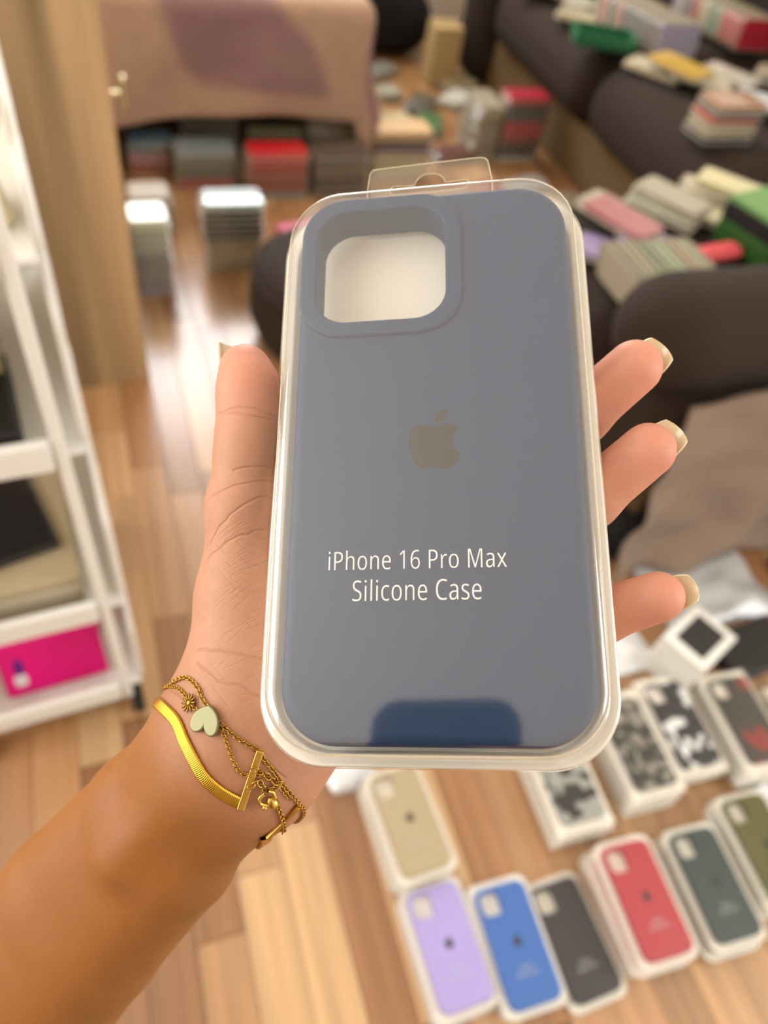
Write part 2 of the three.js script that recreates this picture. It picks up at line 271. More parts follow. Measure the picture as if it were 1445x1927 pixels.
// left hand and forearm, in the package's own axes (x right, y up its length, z out of its face), millimetres
const J = (l) => l.map((p) => mm(p));
const fingers = {
  index: J([[-30, -4, -38, 11], [-2, 26, -36, 9.6], [17, 41, -31, 8.6], [32, 50, -26, 7.8]]),
  middle: J([[-16, -18, -40, 11], [20, 2, -36, 9.6], [44, 16.5, -24.5, 8.9], [60.2, 27.6, -15.5, 8.4]]),
  ring: J([[-6, -34, -39, 10.6], [21, -27, -36, 9.2], [45, -11.5, -24, 8.5], [61.8, 0.5, -15.5, 8.0]]),
  little: J([[2, -53, -35, 9.6], [26, -52, -31, 8.2], [45, -47, -23, 7.6], [60.6, -43.0, -15.5, 7.0]]),
};
const thumbPts = J([[-58, -66, -31, 17.5], [-60.5, -40, -27, 15.5], [-60.6, -12, -17.5, 11.0], [-59.0, 4, -12.5, 9.3], [-58.4, 14, -11, 9.1], [-59.0, 24, -9.8, 9.1], [-60.8, 31.5, -9.3, 7.9]]);
const fingerField = Object.fromEntries(Object.entries(fingers).map(([k, p]) => [k, limb(p, 0.004)]));
const thumbField = limb(thumbPts, 0.006);
const palmField = blend([
  capsule(mm([-58, -86, -36]), mm([-30, -4, -39]), 0.0150, 0.0115), capsule(mm([-54, -88, -37]), mm([-16, -18, -41]), 0.0150, 0.0115),
  capsule(mm([-56, -82, -37]), mm([-6, -34, -40]), 0.0140, 0.0112), capsule(mm([-52, -78, -35]), mm([2, -53, -36]), 0.0130, 0.0105),
  capsule(mm([-59, -66, -33]), mm([-40, -30, -37]), 0.0155, 0.011), capsule(mm([-66.5, -84, -34]), mm([-60, -62, -31]), 0.0165, 0.0165),
], 0.010);
const armA = limb(J([[-63, -79, -36, 15.2], [-73.7, -81.5, -35.5, 15.0], [-98, -102.5, -49.5, 18.0], [-132.2, -131.2, -69.7, 21.2], [-164.7, -162, -88, 24.4], [-223, -219, -123, 28]]), 0.003);
const armB = limb(J([[-56, -82, -37, 13.5], [-63.5, -92.5, -36, 14.2], [-85, -116, -49.5, 18.0], [-118.4, -145.6, -69.7, 21.2], [-150.2, -177, -88, 24.4], [-207, -237, -123, 28]]), 0.003);
const tendon = limb(J([[-62, -84, -20.5, 3.0], [-98, -116, -36, 3.4]]), 0.01);
const handField = (x, y, z) => {
  let d = smin(palmField(x, y, z), smin(smin(armA(x, y, z), armB(x, y, z), 0.012), tendon(x, y, z), 0.012), 0.020);
  d = smin(d, thumbField(x, y, z), 0.011);
  let q = 1; for (const k in fingerField) q = Math.min(q, fingerField[k](x, y, z));
  return smin(d, q, 0.005);
};
const snap = (p, off = 0) => { const q = V(...mm(p)); for (let i = 0; i < 8; i++) { const d = handField(q.x, q.y, q.z); const g = grad(handField, q.x, q.y, q.z); q.addScaledVector(g, -(d - off) * 0.9); } return q; };

{
  const FEET = V(-0.33, 0, 0.52);
  const me = thing('person', 'bare left forearm and hand holding up the blue case package', 'person', FEET.toArray());
  const hand = nets(handField, mm([-222, -252, -165]), mm([76, 64, 12]), 0.0017);
  // skin tone: rosier at the finger and thumb tips, tan on the forearm, paler on the palm
  const tip = Object.values(fingers).map((f) => f[3]).concat([thumbPts[6]]), colour = [], c = new THREE.Color(), tan = new THREE.Color('#9a6230'), palm = new THREE.Color('#c49074'), rose = new THREE.Color('#de9780'), vein = new THREE.Color('#7d6238'), nz = noise2(3);
  const veins = [limb(J([[-72, -104, -30, 1], [-92, -125, -40, 1], [-104, -146, -50, 1], [-130, -176, -62, 1]]), 0.001), limb(J([[-86, -108, -38, 1], [-104, -131, -48, 1], [-135, -150, -62, 1]]), 0.001), limb(J([[-66, -112, -32, 1], [-84, -134, -42, 1]]), 0.001)];
  const hp = hand.attributes.position, uv = [];
  for (let i = 0; i < hp.count; i++) {
    const x = hp.getX(i), y = hp.getY(i), z = hp.getZ(i);
    const along = THREE.MathUtils.smoothstep(-x - y, 0.120, 0.185); c.copy(palm).lerp(tan, along);
    let td = 1; for (const t of tip) td = Math.min(td, Math.hypot(x - t[0], y - t[1], z - t[2]));
    c.lerp(rose, 0.85 * (1 - THREE.MathUtils.smoothstep(td, 0.006, 0.030)));
    let vd = 1; for (const v of veins) vd = Math.min(vd, Math.abs(v(x, y, z + 0.012)) ); c.lerp(vein, 0.28 * (1 - THREE.MathUtils.smoothstep(vd, 0.008, 0.016)) * along);
    const q = 0.95 + 0.10 * nz(x * 260 + 50, y * 260 + 50) * nz(x * 900 + 9, y * 900 + z * 300 + 9); colour.push(c.r * q, c.g * q, c.b * q);
    uv.push((x + 0.1) / 0.32 + 0.4, (y + 0.25) / 0.32);
  }
  hand.setAttribute('color', new THREE.Float32BufferAttribute(colour, 3)); hand.setAttribute('uv', new THREE.Float32BufferAttribute(uv, 2));
  hand.applyMatrix4(PM);
  // the rest of the body, standing behind the camera
  const W = (l) => { const v = V(...mm(l)).applyMatrix4(PM); return [v.x, v.y, v.z]; };
  const wrist = W([-206, -218, -116]), elbow = W([-246, -258, -140]), sh = [-0.47, 1.30, 0.38], shR = [-0.15, 1.30, 0.56];
  const arms = blend([capsule(wrist, elbow, 0.028, 0.036), capsule(elbow, sh, 0.037, 0.046), limb([[...shR, 0.046], [0.05, 1.02, 0.42, 0.036], [0.012, 1.11, 0.12, 0.024]], 0.02)], 0.02);
  const trunk = blend([capsule([-0.33, 0.92, 0.52], [-0.33, 1.06, 0.52], 0.135, 0.120), capsule([-0.33, 1.06, 0.52], [-0.32, 1.24, 0.49], 0.120, 0.130), capsule(sh, shR, 0.052, 0.052)], 0.06);
  const headC = [-0.30, 1.52, 0.42], neck = capsule([-0.31, 1.30, 0.48], [-0.305, 1.46, 0.45], 0.052, 0.050);
  const skull = blend([capsule([-0.305, 1.55, 0.44], [-0.295, 1.55, 0.41], 0.086, 0.084), capsule([-0.292, 1.50, 0.395], [-0.287, 1.455, 0.375], 0.066, 0.040), capsule([-0.266, 1.525, 0.331], [-0.262, 1.502, 0.322], 0.009, 0.013), capsule([-0.374, 1.515, 0.405], [-0.376, 1.485, 0.405], 0.016, 0.011), capsule([-0.228, 1.515, 0.478], [-0.226, 1.485, 0.478], 0.016, 0.011)], 0.012);
  const legs = Math.min; void legs; const legF = (s) => limb([[-0.33 + s * 0.075, 0.90, 0.52 + s * 0.035, 0.088], [-0.33 + s * 0.085, 0.48, 0.50 + s * 0.04, 0.056], [-0.33 + s * 0.085, 0.08, 0.53 + s * 0.04, 0.040]], 0.03), feetF = (s) => capsule([-0.33 + s * 0.085, 0.035, 0.54 + s * 0.04], [-0.26 + s * 0.085, 0.030, 0.40 + s * 0.04], 0.036, 0.030);
  const bodyF = (x, y, z) => { let d = smin(smin(trunk(x, y, z), neck(x, y, z), 0.03), skull(x, y, z), 0.02); d = smin(d, arms(x, y, z), 0.03); for (const s of [-1, 1]) d = smin(d, smin(legF(s)(x, y, z), feetF(s)(x, y, z), 0.02), 0.02); return d; };
  const body = nets(bodyF, [-0.66, -0.02, 0.0], [0.14, 1.70, 0.72], 0.013);
  // right hand round the phone that takes the picture: palm, thumb and four bent fingers
  const cr = V(0.9454, 0.131, 0.2983), cu = V(0.1488, 0.641, -0.753), cb = V(-0.2899, 0.7563, 0.5865), K = (x, y, z) => V(0, 1.2, 0).addScaledVector(cr, x).addScaledVector(cu, y).addScaledVector(cb, z).toArray();
  const rh = [limb([[...K(0.02, -0.150, 0.045), 0.024], [...K(0.036, -0.115, 0.034), 0.019], [...K(0.034, -0.080, 0.032), 0.016]], 0.02), limb([[...K(0.034, -0.11, 0.036), 0.012], [...K(0.018, -0.07, 0.026), 0.0095], [...K(0.004, -0.05, 0.026), 0.008]], 0.01)];
  for (let i = 0; i < 4; i++) rh.push(limb([[...K(0.036, -0.078 - i * 0.019, 0.026), 0.0095], [...K(0.026, -0.074 - i * 0.019, 0.000), 0.0085], [...K(-0.006 + 0.004 * i, -0.070 - i * 0.019, -0.005), 0.0075]], 0.006));
  const right = nets(blend(rh, 0.006), [-0.06, 1.02, -0.02], [0.12, 1.24, 0.22], 0.004);
  for (const g of [body, right]) { const n = g.attributes.position.count, cc = []; for (let i = 0; i < n; i++) cc.push(palm.r, palm.g, palm.b); g.setAttribute('color', new THREE.Float32BufferAttribute(cc, 3)); g.setAttribute('uv', new THREE.Float32BufferAttribute(new Float32Array(n * 2), 2)); }
  const skin = mergeGeometries([hand, body, right]).translate(-FEET.x, 0, -FEET.z);
  // fine relief of the skin: hatching, joint creases and palm lines
  const cv = document.createElement('canvas'); cv.width = cv.height = 2048; const cx = cv.getContext('2d'); cx.fillStyle = '#b4b4b4'; cx.fillRect(0, 0, 2048, 2048);
  const toPx = (x, y) => [((x / 1000 + 0.1) / 0.32 + 0.4) * 2048, 2048 - ((y / 1000 + 0.25) / 0.32) * 2048];
  const stroke = (pts, w, col) => { cx.strokeStyle = col; cx.lineWidth = w; cx.lineCap = 'round'; cx.beginPath(); pts.forEach((p, i) => { const [a, b] = toPx(...p); i ? cx.lineTo(a, b) : cx.moveTo(a, b); }); cx.stroke(); };
  for (let i = 0; i < 5200; i++) { const x = -175 + rnd() * 145, y = -215 + rnd() * 265, a = (x > -72 && y > -80 ? 0.35 : -0.8) + (rnd() - 0.5) * 1.3, l = 1.5 + rnd() * 4; stroke([[x, y], [x + l * Math.cos(a), y + l * Math.sin(a)]], 1.2, `rgba(${rnd() > 0.5 ? '60,60,60' : '235,235,235'},0.16)`); }
  for (let i = 0; i < 150; i++) { const x = -70 + rnd() * 22, y = -68 + rnd() * 48, s = rnd() > 0.5 ? 1 : -1, a = s * 0.6 + (rnd() - 0.5) * 0.4, l = 4 + rnd() * 9; stroke([[x, y], [x + l * Math.cos(a), y + l * Math.sin(a)]], 1.5, 'rgba(20,20,20,0.20)'); }
  const crease = [[[-68, 13.5], [-62, 12.6], [-56, 11], [-50, 11]], [[-66, 12.5], [-58, 13.6], [-49, 12.6]], [[-67, -12], [-60, -10], [-50, -7]], [[-68.5, -26], [-64, -21], [-58, -16], [-51, -12]], [[-69, -30], [-60, -25], [-52, -22]], [[-70, -61], [-62, -66], [-54, -68], [-46, -73]], [[-70, -57], [-60, -58], [-50, -60]], [[-80, -68], [-66, -74], [-52, -84], [-44, -92]], [[-60, -5], [-50, -3]]];
  for (const l of crease) { const wob = l.flatMap((p, i) => i + 1 < l.length ? [0, 1, 2, 3].map((k) => [p[0] + (l[i + 1][0] - p[0]) * k / 4 + (rnd() - 0.5) * 0.5, p[1] + (l[i + 1][1] - p[1]) * k / 4 + (rnd() - 0.5) * 0.5]) : [p]); stroke(wob, 6, 'rgba(40,40,40,0.30)'); stroke(wob, 2.6, 'rgba(0,0,0,0.55)'); }
  const bump = new THREE.CanvasTexture(cv); bump.magFilter = THREE.LinearFilter;
  const skinMat = phy({ vertexColors: true, color: '#ffffff', roughness: 0.52, specularIntensity: 0.6, bumpMap: bump, bumpScale: 0.00055 });
  part('body', skin, skinMat, me);
  // long natural nails, seen past the finger pads
  const nailMat = phy({ color: '#e6d8b4', roughness: 0.28, clearcoat: 0.4 });
  function nail(a, b, r, dorsal, len, from, span) {
    const t = V(b[0] - a[0], b[1] - a[1], b[2] - a[2]).normalize(), n = V(...dorsal).addScaledVector(t, -V(...dorsal).dot(t)).normalize(), s = V().crossVectors(t, n), pos = [], idx = [], NU = 10, NV = 10;
    for (const h of [0, 0.0005]) for (let j = 0; j <= NV; j++) for (let i = 0; i <= NU; i++) {
      const q = i / NU * 2 - 1, v = j / NV, taper = v > 0.72 ? Math.sqrt(Math.max(0.15, 1 - ((v - 0.72) / 0.28) ** 2 * 0.30)) : 1, ph = q * span * taper, l = from + (len - from) * v - 0.0011 * q * q * (v > 0.6 ? (v - 0.6) * 2.5 : 0), R = r + h - 0.0011 * v * v;
      const p = V(...b).addScaledVector(t, l).addScaledVector(n, R * Math.cos(ph)).addScaledVector(s, R * Math.sin(ph)); pos.push(p.x, p.y, p.z);
    }
    const w = NU + 1, lay = w * (NV + 1), Q = (a0, b0, c0, d0) => idx.push(a0, b0, c0, a0, c0, d0);
    for (let j = 0; j < NV; j++) for (let i = 0; i < NU; i++) { const k = j * w + i; Q(k, k + w, k + w + 1, k + 1); Q(lay + k, lay + k + 1, lay + k + w + 1, lay + k + w); }
    for (let i = 0; i < NU; i++) { const k = NV * w + i; Q(k, lay + k, lay + k + 1, k + 1); }
    for (let j = 0; j < NV; j++) for (const i of [0, NU]) { const k = j * w + i; Q(k, k + w, lay + k + w, lay + k); }
    const g = new THREE.BufferGeometry(); g.setAttribute('position', new THREE.Float32BufferAttribute(pos, 3)); g.setIndex(idx);
    return creased(g, 0.8).applyMatrix4(PM).translate(-FEET.x, 0, -FEET.z);
  }
  for (const [k, d, L] of [['middle', [0.35, 0.25, -1], 0.0108], ['ring', [0.45, 0.25, -1], 0.0108], ['little', [0.35, 0.05, -1], 0.0098], ['index', [0, 0, -1], 0.011]]) { const f = fingers[k]; part('fingernail', nail(f[2], f[3], f[3][3] - 0.0009, d, L, -0.006, 0.95), nailMat, me); }
  part('fingernail', nail(thumbPts[5], thumbPts[6], 0.0074, [-1, 0.05, -0.55], 0.0122, -0.008, 0.9), nailMat, me);
  // clothes and hair, out of the picture behind the camera
  const shirt = nets((x, y, z) => Math.max(smin(trunk(x, y, z), Math.min(capsule(sh, [-0.49, 1.12, 0.34], 0.052, 0.050)(x, y, z), capsule(shR, [-0.09, 1.17, 0.52], 0.052, 0.050)(x, y, z)), 0.03) - 0.010, 0.88 - y, y - 1.36), [-0.66, 0.84, 0.24], [0.1, 1.42, 0.76], 0.013).translate(-FEET.x, 0, -FEET.z);
  part('shirt', shirt, M.blackFabric, me);
  const jeans = nets((x, y, z) => Math.max(Math.min(smin(legF(-1)(x, y, z), legF(1)(x, y, z), 0.02), capsule([-0.33, 0.90, 0.52], [-0.33, 0.96, 0.52], 0.13, 0.128)(x, y, z)) - 0.012, 0.07 - y, y - 0.97), [-0.56, 0.05, 0.32], [-0.12, 1.0, 0.72], 0.013).translate(-FEET.x, 0, -FEET.z);
  part('trousers', jeans, std({ color: '#27303f', roughness: 0.9 }), me);
  const hair = nets((x, y, z) => Math.max(blend([capsule([-0.31, 1.565, 0.455], [-0.30, 1.57, 0.42], 0.096, 0.09), capsule([-0.34, 1.52, 0.50], [-0.345, 1.36, 0.53], 0.075, 0.06)], 0.03)(x, y, z), (-(x + 0.30) * 0.45 + (z - 0.40) * -0.9) * 1 - 0.02 + (y < 1.56 ? 0.02 : -0.03)), [-0.46, 1.26, 0.28], [-0.18, 1.70, 0.64], 0.012).translate(-FEET.x, 0, -FEET.z);
  part('hair', hair, std({ color: '#1c130d', roughness: 0.6 }), me);
  // the phone taking the picture, lens at the camera's place
  const ph = thing('smartphone', 'graphite smartphone held behind the picture, mirrored in the cover', 'phone', K(-0.026, -0.052, 0.010));
  ph.quaternion.setFromRotationMatrix(new THREE.Matrix4().makeBasis(cr, cu, cb));
  part('phone_body', new THREE.ExtrudeGeometry(rr(0.0375, 0.0785, 0.0135), { depth: 0.0050, bevelEnabled: true, bevelThickness: 0.0012, bevelSize: 0.0014, bevelSegments: 3, curveSegments: 8 }).translate(0, 0, -0.0025), std({ color: '#17181a', roughness: 0.4 }), ph);
  const bumpG = new THREE.ExtrudeGeometry(rr(0.0185, 0.0185, 0.009), { depth: 0.0012, bevelEnabled: true, bevelThickness: 0.0004, bevelSize: 0.0004, bevelSegments: 2 }).rotateX(Math.PI).translate(0.0175, 0.0575, -0.0037);
  const mod = part('camera_module', bumpG, std({ color: '#1d1e20', roughness: 0.35 }), ph);
  for (const [x, y] of [[0.0095, 0.0655], [0.0095, 0.0492]]) part('lens_ring', new THREE.TorusGeometry(0.0058, 0.0009, 8, 28).translate(x, y, -0.0052), std({ color: '#2a2b2e', roughness: 0.25, metalness: 0.8 }), mod);
}

// ---------------------------------------------------------------- bracelets on the wrist
const curveOf = (pts, off) => new THREE.CatmullRomCurve3(pts.map((p) => snap(p, off)), false, 'centripetal');
const nAt = (p) => grad(handField, p.x, p.y, p.z);
function onSkin(p, off) { const q = p.clone(); for (let i = 0; i < 4; i++) q.addScaledVector(nAt(q), -(handField(q.x, q.y, q.z) - off)); return q; }
function links(pts, R, r, off, gap = 1.55) {
  const c = curveOf(pts, off), L = c.getLength(), n = Math.round(L / (R * gap)), out = [];
  const proto = new THREE.TorusGeometry(R, r, 5, 10); proto.scale(1.35, 1, 1);
  for (let i = 0; i <= n; i++) {
    const u = Math.min(0.999, i / n), p = onSkin(c.getPointAt(u), off), t = c.getTangentAt(u), nn = nAt(p), s = V().crossVectors(nn, t).normalize(), tilt = (i % 2 ? 1 : -1) * 0.6 + (rnd() - 0.5) * 0.3;
    const n2 = nn.clone().multiplyScalar(Math.cos(tilt)).addScaledVector(s, Math.sin(tilt)), s2 = V().crossVectors(n2, t).normalize();
    out.push(proto.clone().applyMatrix4(new THREE.Matrix4().makeBasis(t, s2, n2).setPosition(p)));
  }
  return merge(out);
}
function slab(a, b, w, h, lift) {                                    // flat bar lying on the skin
  const p = snap(a, lift), q = snap(b, lift), t = q.clone().sub(p), L = t.length(); t.normalize();
  const m = p.clone().add(q).multiplyScalar(0.5), n0 = nAt(m), s = V().crossVectors(n0, t).normalize(), n = V().crossVectors(t, s);
  return new RoundedBoxGeometry(L, w, h, 2, Math.min(w, h) * 0.3).applyMatrix4(new THREE.Matrix4().makeBasis(t, s, n).setPosition(m));
}
function onWrist(name, label) { const g = thing(name, label, 'bracelet'); g.position.copy(PO); g.quaternion.copy(PQ); return g; }
const stripe = texture(128, 16, (u, v) => { const q = 255 * Math.abs(((u * 16 + Math.abs(v - 0.5) * 1.2) % 1) * 2 - 1); return [q, q, q]; }, false);
const herring = phy({ color: '#cfa03a', metalness: 1, roughness: 0.3, bumpMap: stripe, bumpScale: 0.00008 });
function ribbon(pts, w, h, lift) {
  const c = curveOf(pts, lift), N = 90, pos = [], uv = [], idx = [], prof = [[-0.5, 0], [-0.5, 0.55], [-0.38, 0.92], [0, 1], [0.38, 0.92], [0.5, 0.55], [0.5, 0]], K = prof.length;
  for (let i = 0; i <= N; i++) {
    const u = i / N, p = onSkin(c.getPointAt(Math.min(u, 0.9999)), lift), t = c.getTangentAt(Math.min(u, 0.9999)), n = nAt(p), s = V().crossVectors(n, t).normalize(), n2 = V().crossVectors(t, s);
    for (const [a, b] of prof) { const q = p.clone().addScaledVector(s, a * w).addScaledVector(n2, b * h); pos.push(q.x, q.y, q.z); uv.push(u * c.getLength() / 0.008, a + 0.5); }
  }
  for (let i = 0; i < N; i++) for (let k = 0; k < K; k++) { const a = i * K + k, b = i * K + (k + 1) % K; idx.push(a, b, b + K, a, b + K, a + K); }
  const g = new THREE.BufferGeometry(); g.setAttribute('position', new THREE.Float32BufferAttribute(pos, 3)); g.setAttribute('uv', new THREE.Float32BufferAttribute(uv, 2)); g.setIndex(idx);
  return creased(g, 0.5);
}
{
  const g = onWrist('herringbone_bracelet', 'flat gold herringbone bracelet with bar ends and lobster clasp on the wrist');
  part('flat_chain', ribbon([[-92, -72, -46], [-90, -71.5, -36], [-86.5, -71.4, -25.4], [-81.6, -72.9, -20.2], [-74.5, -77.2, -14.1], [-70.5, -82.6, -13.2], [-67.3, -86.8, -14.0], [-64.5, -90.6, -15.6], [-60.9, -93.8, -17.1], [-56.3, -96.9, -18.8]], 0.0035, 0.0010, 0.0001), herring, g);
  part('end_bar', slab([-50.4, -84.3, -14.6], [-56.5, -97.9, -20.1], 0.0022, 0.0013, 0.0011), M.goldBright, g);
  part('end_bar', slab([-42.6, -99.2, -27.9], [-51.7, -108.2, -30.5], 0.0014, 0.0014, 0.0010), M.gold, g);
  part('flat_chain', ribbon([[-51.7, -108.2, -30.5], [-53.0, -111.0, -36], [-55.2, -113.8, -43.4], [-58, -114, -52]], 0.0036, 0.0010, 0.0001), herring, g);
  const ext = part('extender_chain', links([[-51.6, -89.4, -14.9], [-49.6, -90.3, -15.5], [-47.7, -91.7, -16.2], [-45.9, -93.1, -18.0], [-44.1, -93.7, -18.4], [-47.1, -94.6, -18.3], [-49.6, -94.3, -17.9], [-51.1, -92.2, -17.0], [-53.3, -92.5, -17.4]], 0.00085, 0.0002, 0.0008, 1.7), M.gold, g); ext.userData.kind = 'stuff';
  const c2 = part('extender_chain', links([[-45.8, -100.0, -21.3], [-45.4, -103.8, -25.7], [-46.3, -106.4, -30.7], [-48.3, -106.7, -35]], 0.0007, 0.0002, 0.0006), M.gold, g); c2.userData.kind = 'stuff';
  // lobster clasp: drop body with a hooked jaw
  const cp = snap([-47.6, -97.6, -18.5], 0.0018), n = nAt(cp), t = snap([-45.8, -100, -21.3], 0.0018).sub(snap([-49.7, -95.2, -16.1], 0.0018)).normalize(), s = V().crossVectors(n, t).normalize(), n2 = V().crossVectors(t, s), B = new THREE.Matrix4().makeBasis(t, s, n2).setPosition(cp);
  const drop = new THREE.LatheGeometry([[0, 0.0022], [0.0009, 0.0018], [0.0015, 0.0006], [0.0015, -0.0006], [0.0010, -0.0017], [0, -0.0020]].map(([a, b]) => new THREE.Vector2(a, -b)), 14).rotateZ(-Math.PI / 2).translate(0.0010, 0, 0);
  const jaw = new THREE.TubeGeometry(new THREE.CatmullRomCurve3([V(0.0004, -0.0015, 0), V(-0.0016, -0.0024, 0), V(-0.0030, -0.0016, 0), V(-0.0030, 0.0002, 0)]), 12, 0.0006, 7);
  const gate = new THREE.TubeGeometry(new THREE.CatmullRomCurve3([V(0.0004, 0.0014, 0), V(-0.0014, 0.0020, 0), V(-0.0030, 0.0014, 0)]), 10, 0.00055, 7), lever = new THREE.SphereGeometry(0.0008, 8, 6).translate(0.0002, -0.0024, 0.0003);
  part('lobster_clasp', merge([drop, jaw, gate, lever]).applyMatrix4(B), M.goldBright, g);
}
{
  const g = onWrist('heart_bracelet', 'fine gold cable chain bracelet with a pale heart charm');
  const a = part('chain', links([[-89, -68, -42], [-86, -67, -32], [-82.0, -67.5, -23.0], [-73.9, -64.8, -13], [-69.0, -67.9, -8.8], [-66.8, -70.8, -9.0], [-64.3, -73.4, -9.1]], 0.00064, 0.00017, 0.0005), M.gold, g); a.userData.kind = 'stuff';
  const b = part('chain', links([[-60.9, -77.0, -9.7], [-56.8, -80.6, -11.4], [-53.7, -82.8, -12.5], [-50.8, -84.2, -13.4], [-48.9, -87.5, -15.8], [-46.5, -90.3, -17.0], [-44.3, -94.0, -19.6], [-42.4, -97.3, -24.1], [-42.2, -100.7, -32.6], [-45.4, -103.5, -39.4], [-50, -105, -47]], 0.00064, 0.00017, 0.0005), M.gold, g); b.userData.kind = 'stuff';
  const h = new THREE.Shape(); h.moveTo(0, -0.0004); h.bezierCurveTo(0.0004, 0.0034, 0.0046, 0.0030, 0.0040, -0.0004); h.bezierCurveTo(0.0036, -0.0030, 0.0012, -0.0040, -0.0004, -0.0046); h.bezierCurveTo(-0.0030, -0.0034, -0.0046, -0.0012, -0.0040, 0.0016); h.bezierCurveTo(-0.0034, 0.0036, -0.0008, 0.0030, 0, -0.0004);
  const hg = new THREE.ExtrudeGeometry(h, { depth: 0.0005, bevelEnabled: true, bevelThickness: 0.0004, bevelSize: 0.0005, bevelSegments: 4, curveSegments: 12 }).rotateZ(Math.PI - 0.15);
  const p = snap([-64.6, -77.8, -8.3], 0.0008), n = nAt(p), x = V(1, 0, 0).addScaledVector(n, -n.x).normalize(), y = V().crossVectors(n, x);
  part('heart_charm', hg.scale(0.98, 0.98, 1).applyMatrix4(new THREE.Matrix4().makeBasis(x, y, n).setPosition(p)), M.paleGold, g).userData.label = 'pale brushed gold heart charm';
}
{
  const g = onWrist('daisy_bracelet', 'fine gold cable chain bracelet with a small dark daisy charm');
  const a = part('chain', links([[-88, -67, -40], [-83.1, -67.4, -24.8], [-77.3, -67.4, -14.7], [-73.5, -69.6, -11.8], [-70.6, -72.1, -11.0], [-67.3, -74.5, -10.0], [-65.1, -76.0, -9.9], [-60.8, -77.9, -9.9], [-59.2, -80.6, -11.1], [-58.1, -83.8, -12.2], [-57.0, -87.4, -14.6], [-55.3, -89.9, -15.6], [-51.8, -90.4, -16.1], [-47, -92.4, -17.6], [-43, -97.9, -23]], 0.00058, 0.00016, 0.0004), M.gold, g); a.userData.kind = 'stuff';
  const p = snap([-70.6, -72.2, -11], 0.0009), n = nAt(p), x = V(1, 0, 0).addScaledVector(n, -n.x).normalize(), y = V().crossVectors(n, x), B = new THREE.Matrix4().makeBasis(x, y, n).setPosition(p), pet = [];
  for (let i = 0; i < 12; i++) pet.push(new THREE.SphereGeometry(0.001, 8, 5).scale(1.15, 0.36, 0.3).translate(0.0017, 0, 0).rotateZ(i * Math.PI / 6));
  const fl = part('daisy_charm', merge(pet).applyMatrix4(B), M.darkGold, g); part('daisy_heart', new THREE.SphereGeometry(0.0008, 10, 6).scale(1, 1, 0.5).applyMatrix4(B), M.gold, fl);
}

// ---------------------------------------------------------------- phone case packages on the floor, in front
// package frame: x across, y along (camera end +y), z up off the floor; lies with rotation.x = -90 degrees
const flat = (g, x, y, z, turn = 0) => { g.rotation.order = 'YXZ'; g.rotation.set(-Math.PI / 2, turn, 0); g.position.set(x, y, z); return g; };
const PK = { hw: 0.049, hh: 0.087, t: 0.0175 };
const gTray = loft([[0.047, 0.085, 0.015, 0.0], [0.0488, 0.0868, 0.017, 0.0008], [0.0488, 0.0868, 0.017, 0.0042], [0.0478, 0.0858, 0.016, 0.0046], [0.0464, 0.0844, 0.015, 0.0036]], 5);
const gCover = loft([[0.049, 0.087, 0.0172, 0.0035], [0.049, 0.087, 0.0172, 0.0050], [0.0464, 0.0844, 0.0155, 0.0054], [0.0450, 0.0830, 0.0145, 0.0155], [0.0436, 0.0816, 0.0135, 0.0170]], 5);
const gCase = caseGeo(0.0398, 0.0778, 0.0135, 0.0042, 0.0154, 0.0028, [-0.0190, 0.0560, 0.0150, 0.0158, 0.008], 5, 3);
const gEmblem = emblemGeo(0.0125, 0.0158, 0.0001).translate(0.0005, 0.003, 0.01545);
const gText = merge([words('iPhone', 0.0052, 0.017, -0.0125, -0.0335, 0.0001), words('Silicone Case', 0.0050, 0.032, -0.0200, -0.0415, 0.0001)]).translate(0.003, 0, 0.01712);
const UNIT = (c) => {
  const g = new THREE.Group(); part('backing_tray', gTray, M.tray, g); const k = part('silicone_case', gCase, plastic(c, 0.6), g); part('emblem', gEmblem, M.emblem, k);
  const cv = part('clear_cover', gCover, M.clear, g); part('printed_text', gText, M.printDim, cv);
  return g;
};
const ordinal = ['top', 'second', 'third', 'fourth', 'fifth', 'sixth', 'seventh', 'eighth', 'ninth', 'tenth', 'eleventh', 'twelfth', 'thirteenth', 'fourteenth'];
const nth = (i, n) => i === 0 ? 'topmost' : i === n - 1 ? 'lowest' : ordinal[i] + ' down';
function caseStack(c, word, n, x, z, turn, where, jitter = 0.004) {
  const proto = UNIT(c);
  for (let i = n - 1; i >= 0; i--) {                                   // from the floor up
    const lvl = n - 1 - i, g = proto.clone(); g.name = numbered('phone_case_package'); scene.add(shade(g));
    flat(g, x + (lvl ? (rnd() - 0.5) * jitter * 2 : 0), 0.0001 + lvl * 0.01745, z + (lvl ? (rnd() - 0.5) * jitter * 2 : 0), turn + (lvl ? (rnd() - 0.5) * 0.03 : 0));
    tag(g, n === 1 ? `${word} phone case in clear package ${where}` : `${word} phone case package ${where}, ${nth(i, n)} in stack`, 'phone case', `${word} case packages on the floor`);
  }
}
caseStack('#a99cd8', 'lavender', 2, 0.296, -0.125, 0.02, 'on the floor left of the bright blue one');
caseStack('#2c65b2', 'bright blue', 2, 0.394, -0.105, -0.03, 'between the lavender and charcoal ones');
caseStack('#232127', 'charcoal', 1, 0.487, -0.086, 0.03, 'between the blue and coral stacks');
caseStack('#ad2f3a', 'coral red', 4, 0.592, -0.100, -0.03, 'on the floor right of charcoal', 0.006);
caseStack('#2a3d3b', 'dark green', 3, 0.715, -0.088, -0.05, 'on the floor right of coral', 0.006);
caseStack('#55551f', 'olive green', 3, 0.835, -0.110, -0.04, 'on the floor at the right edge', 0.004);
caseStack('#b09e7c', 'beige', 3, 0.290, -0.300, 0.05, 'above the lavender one', 0.007);

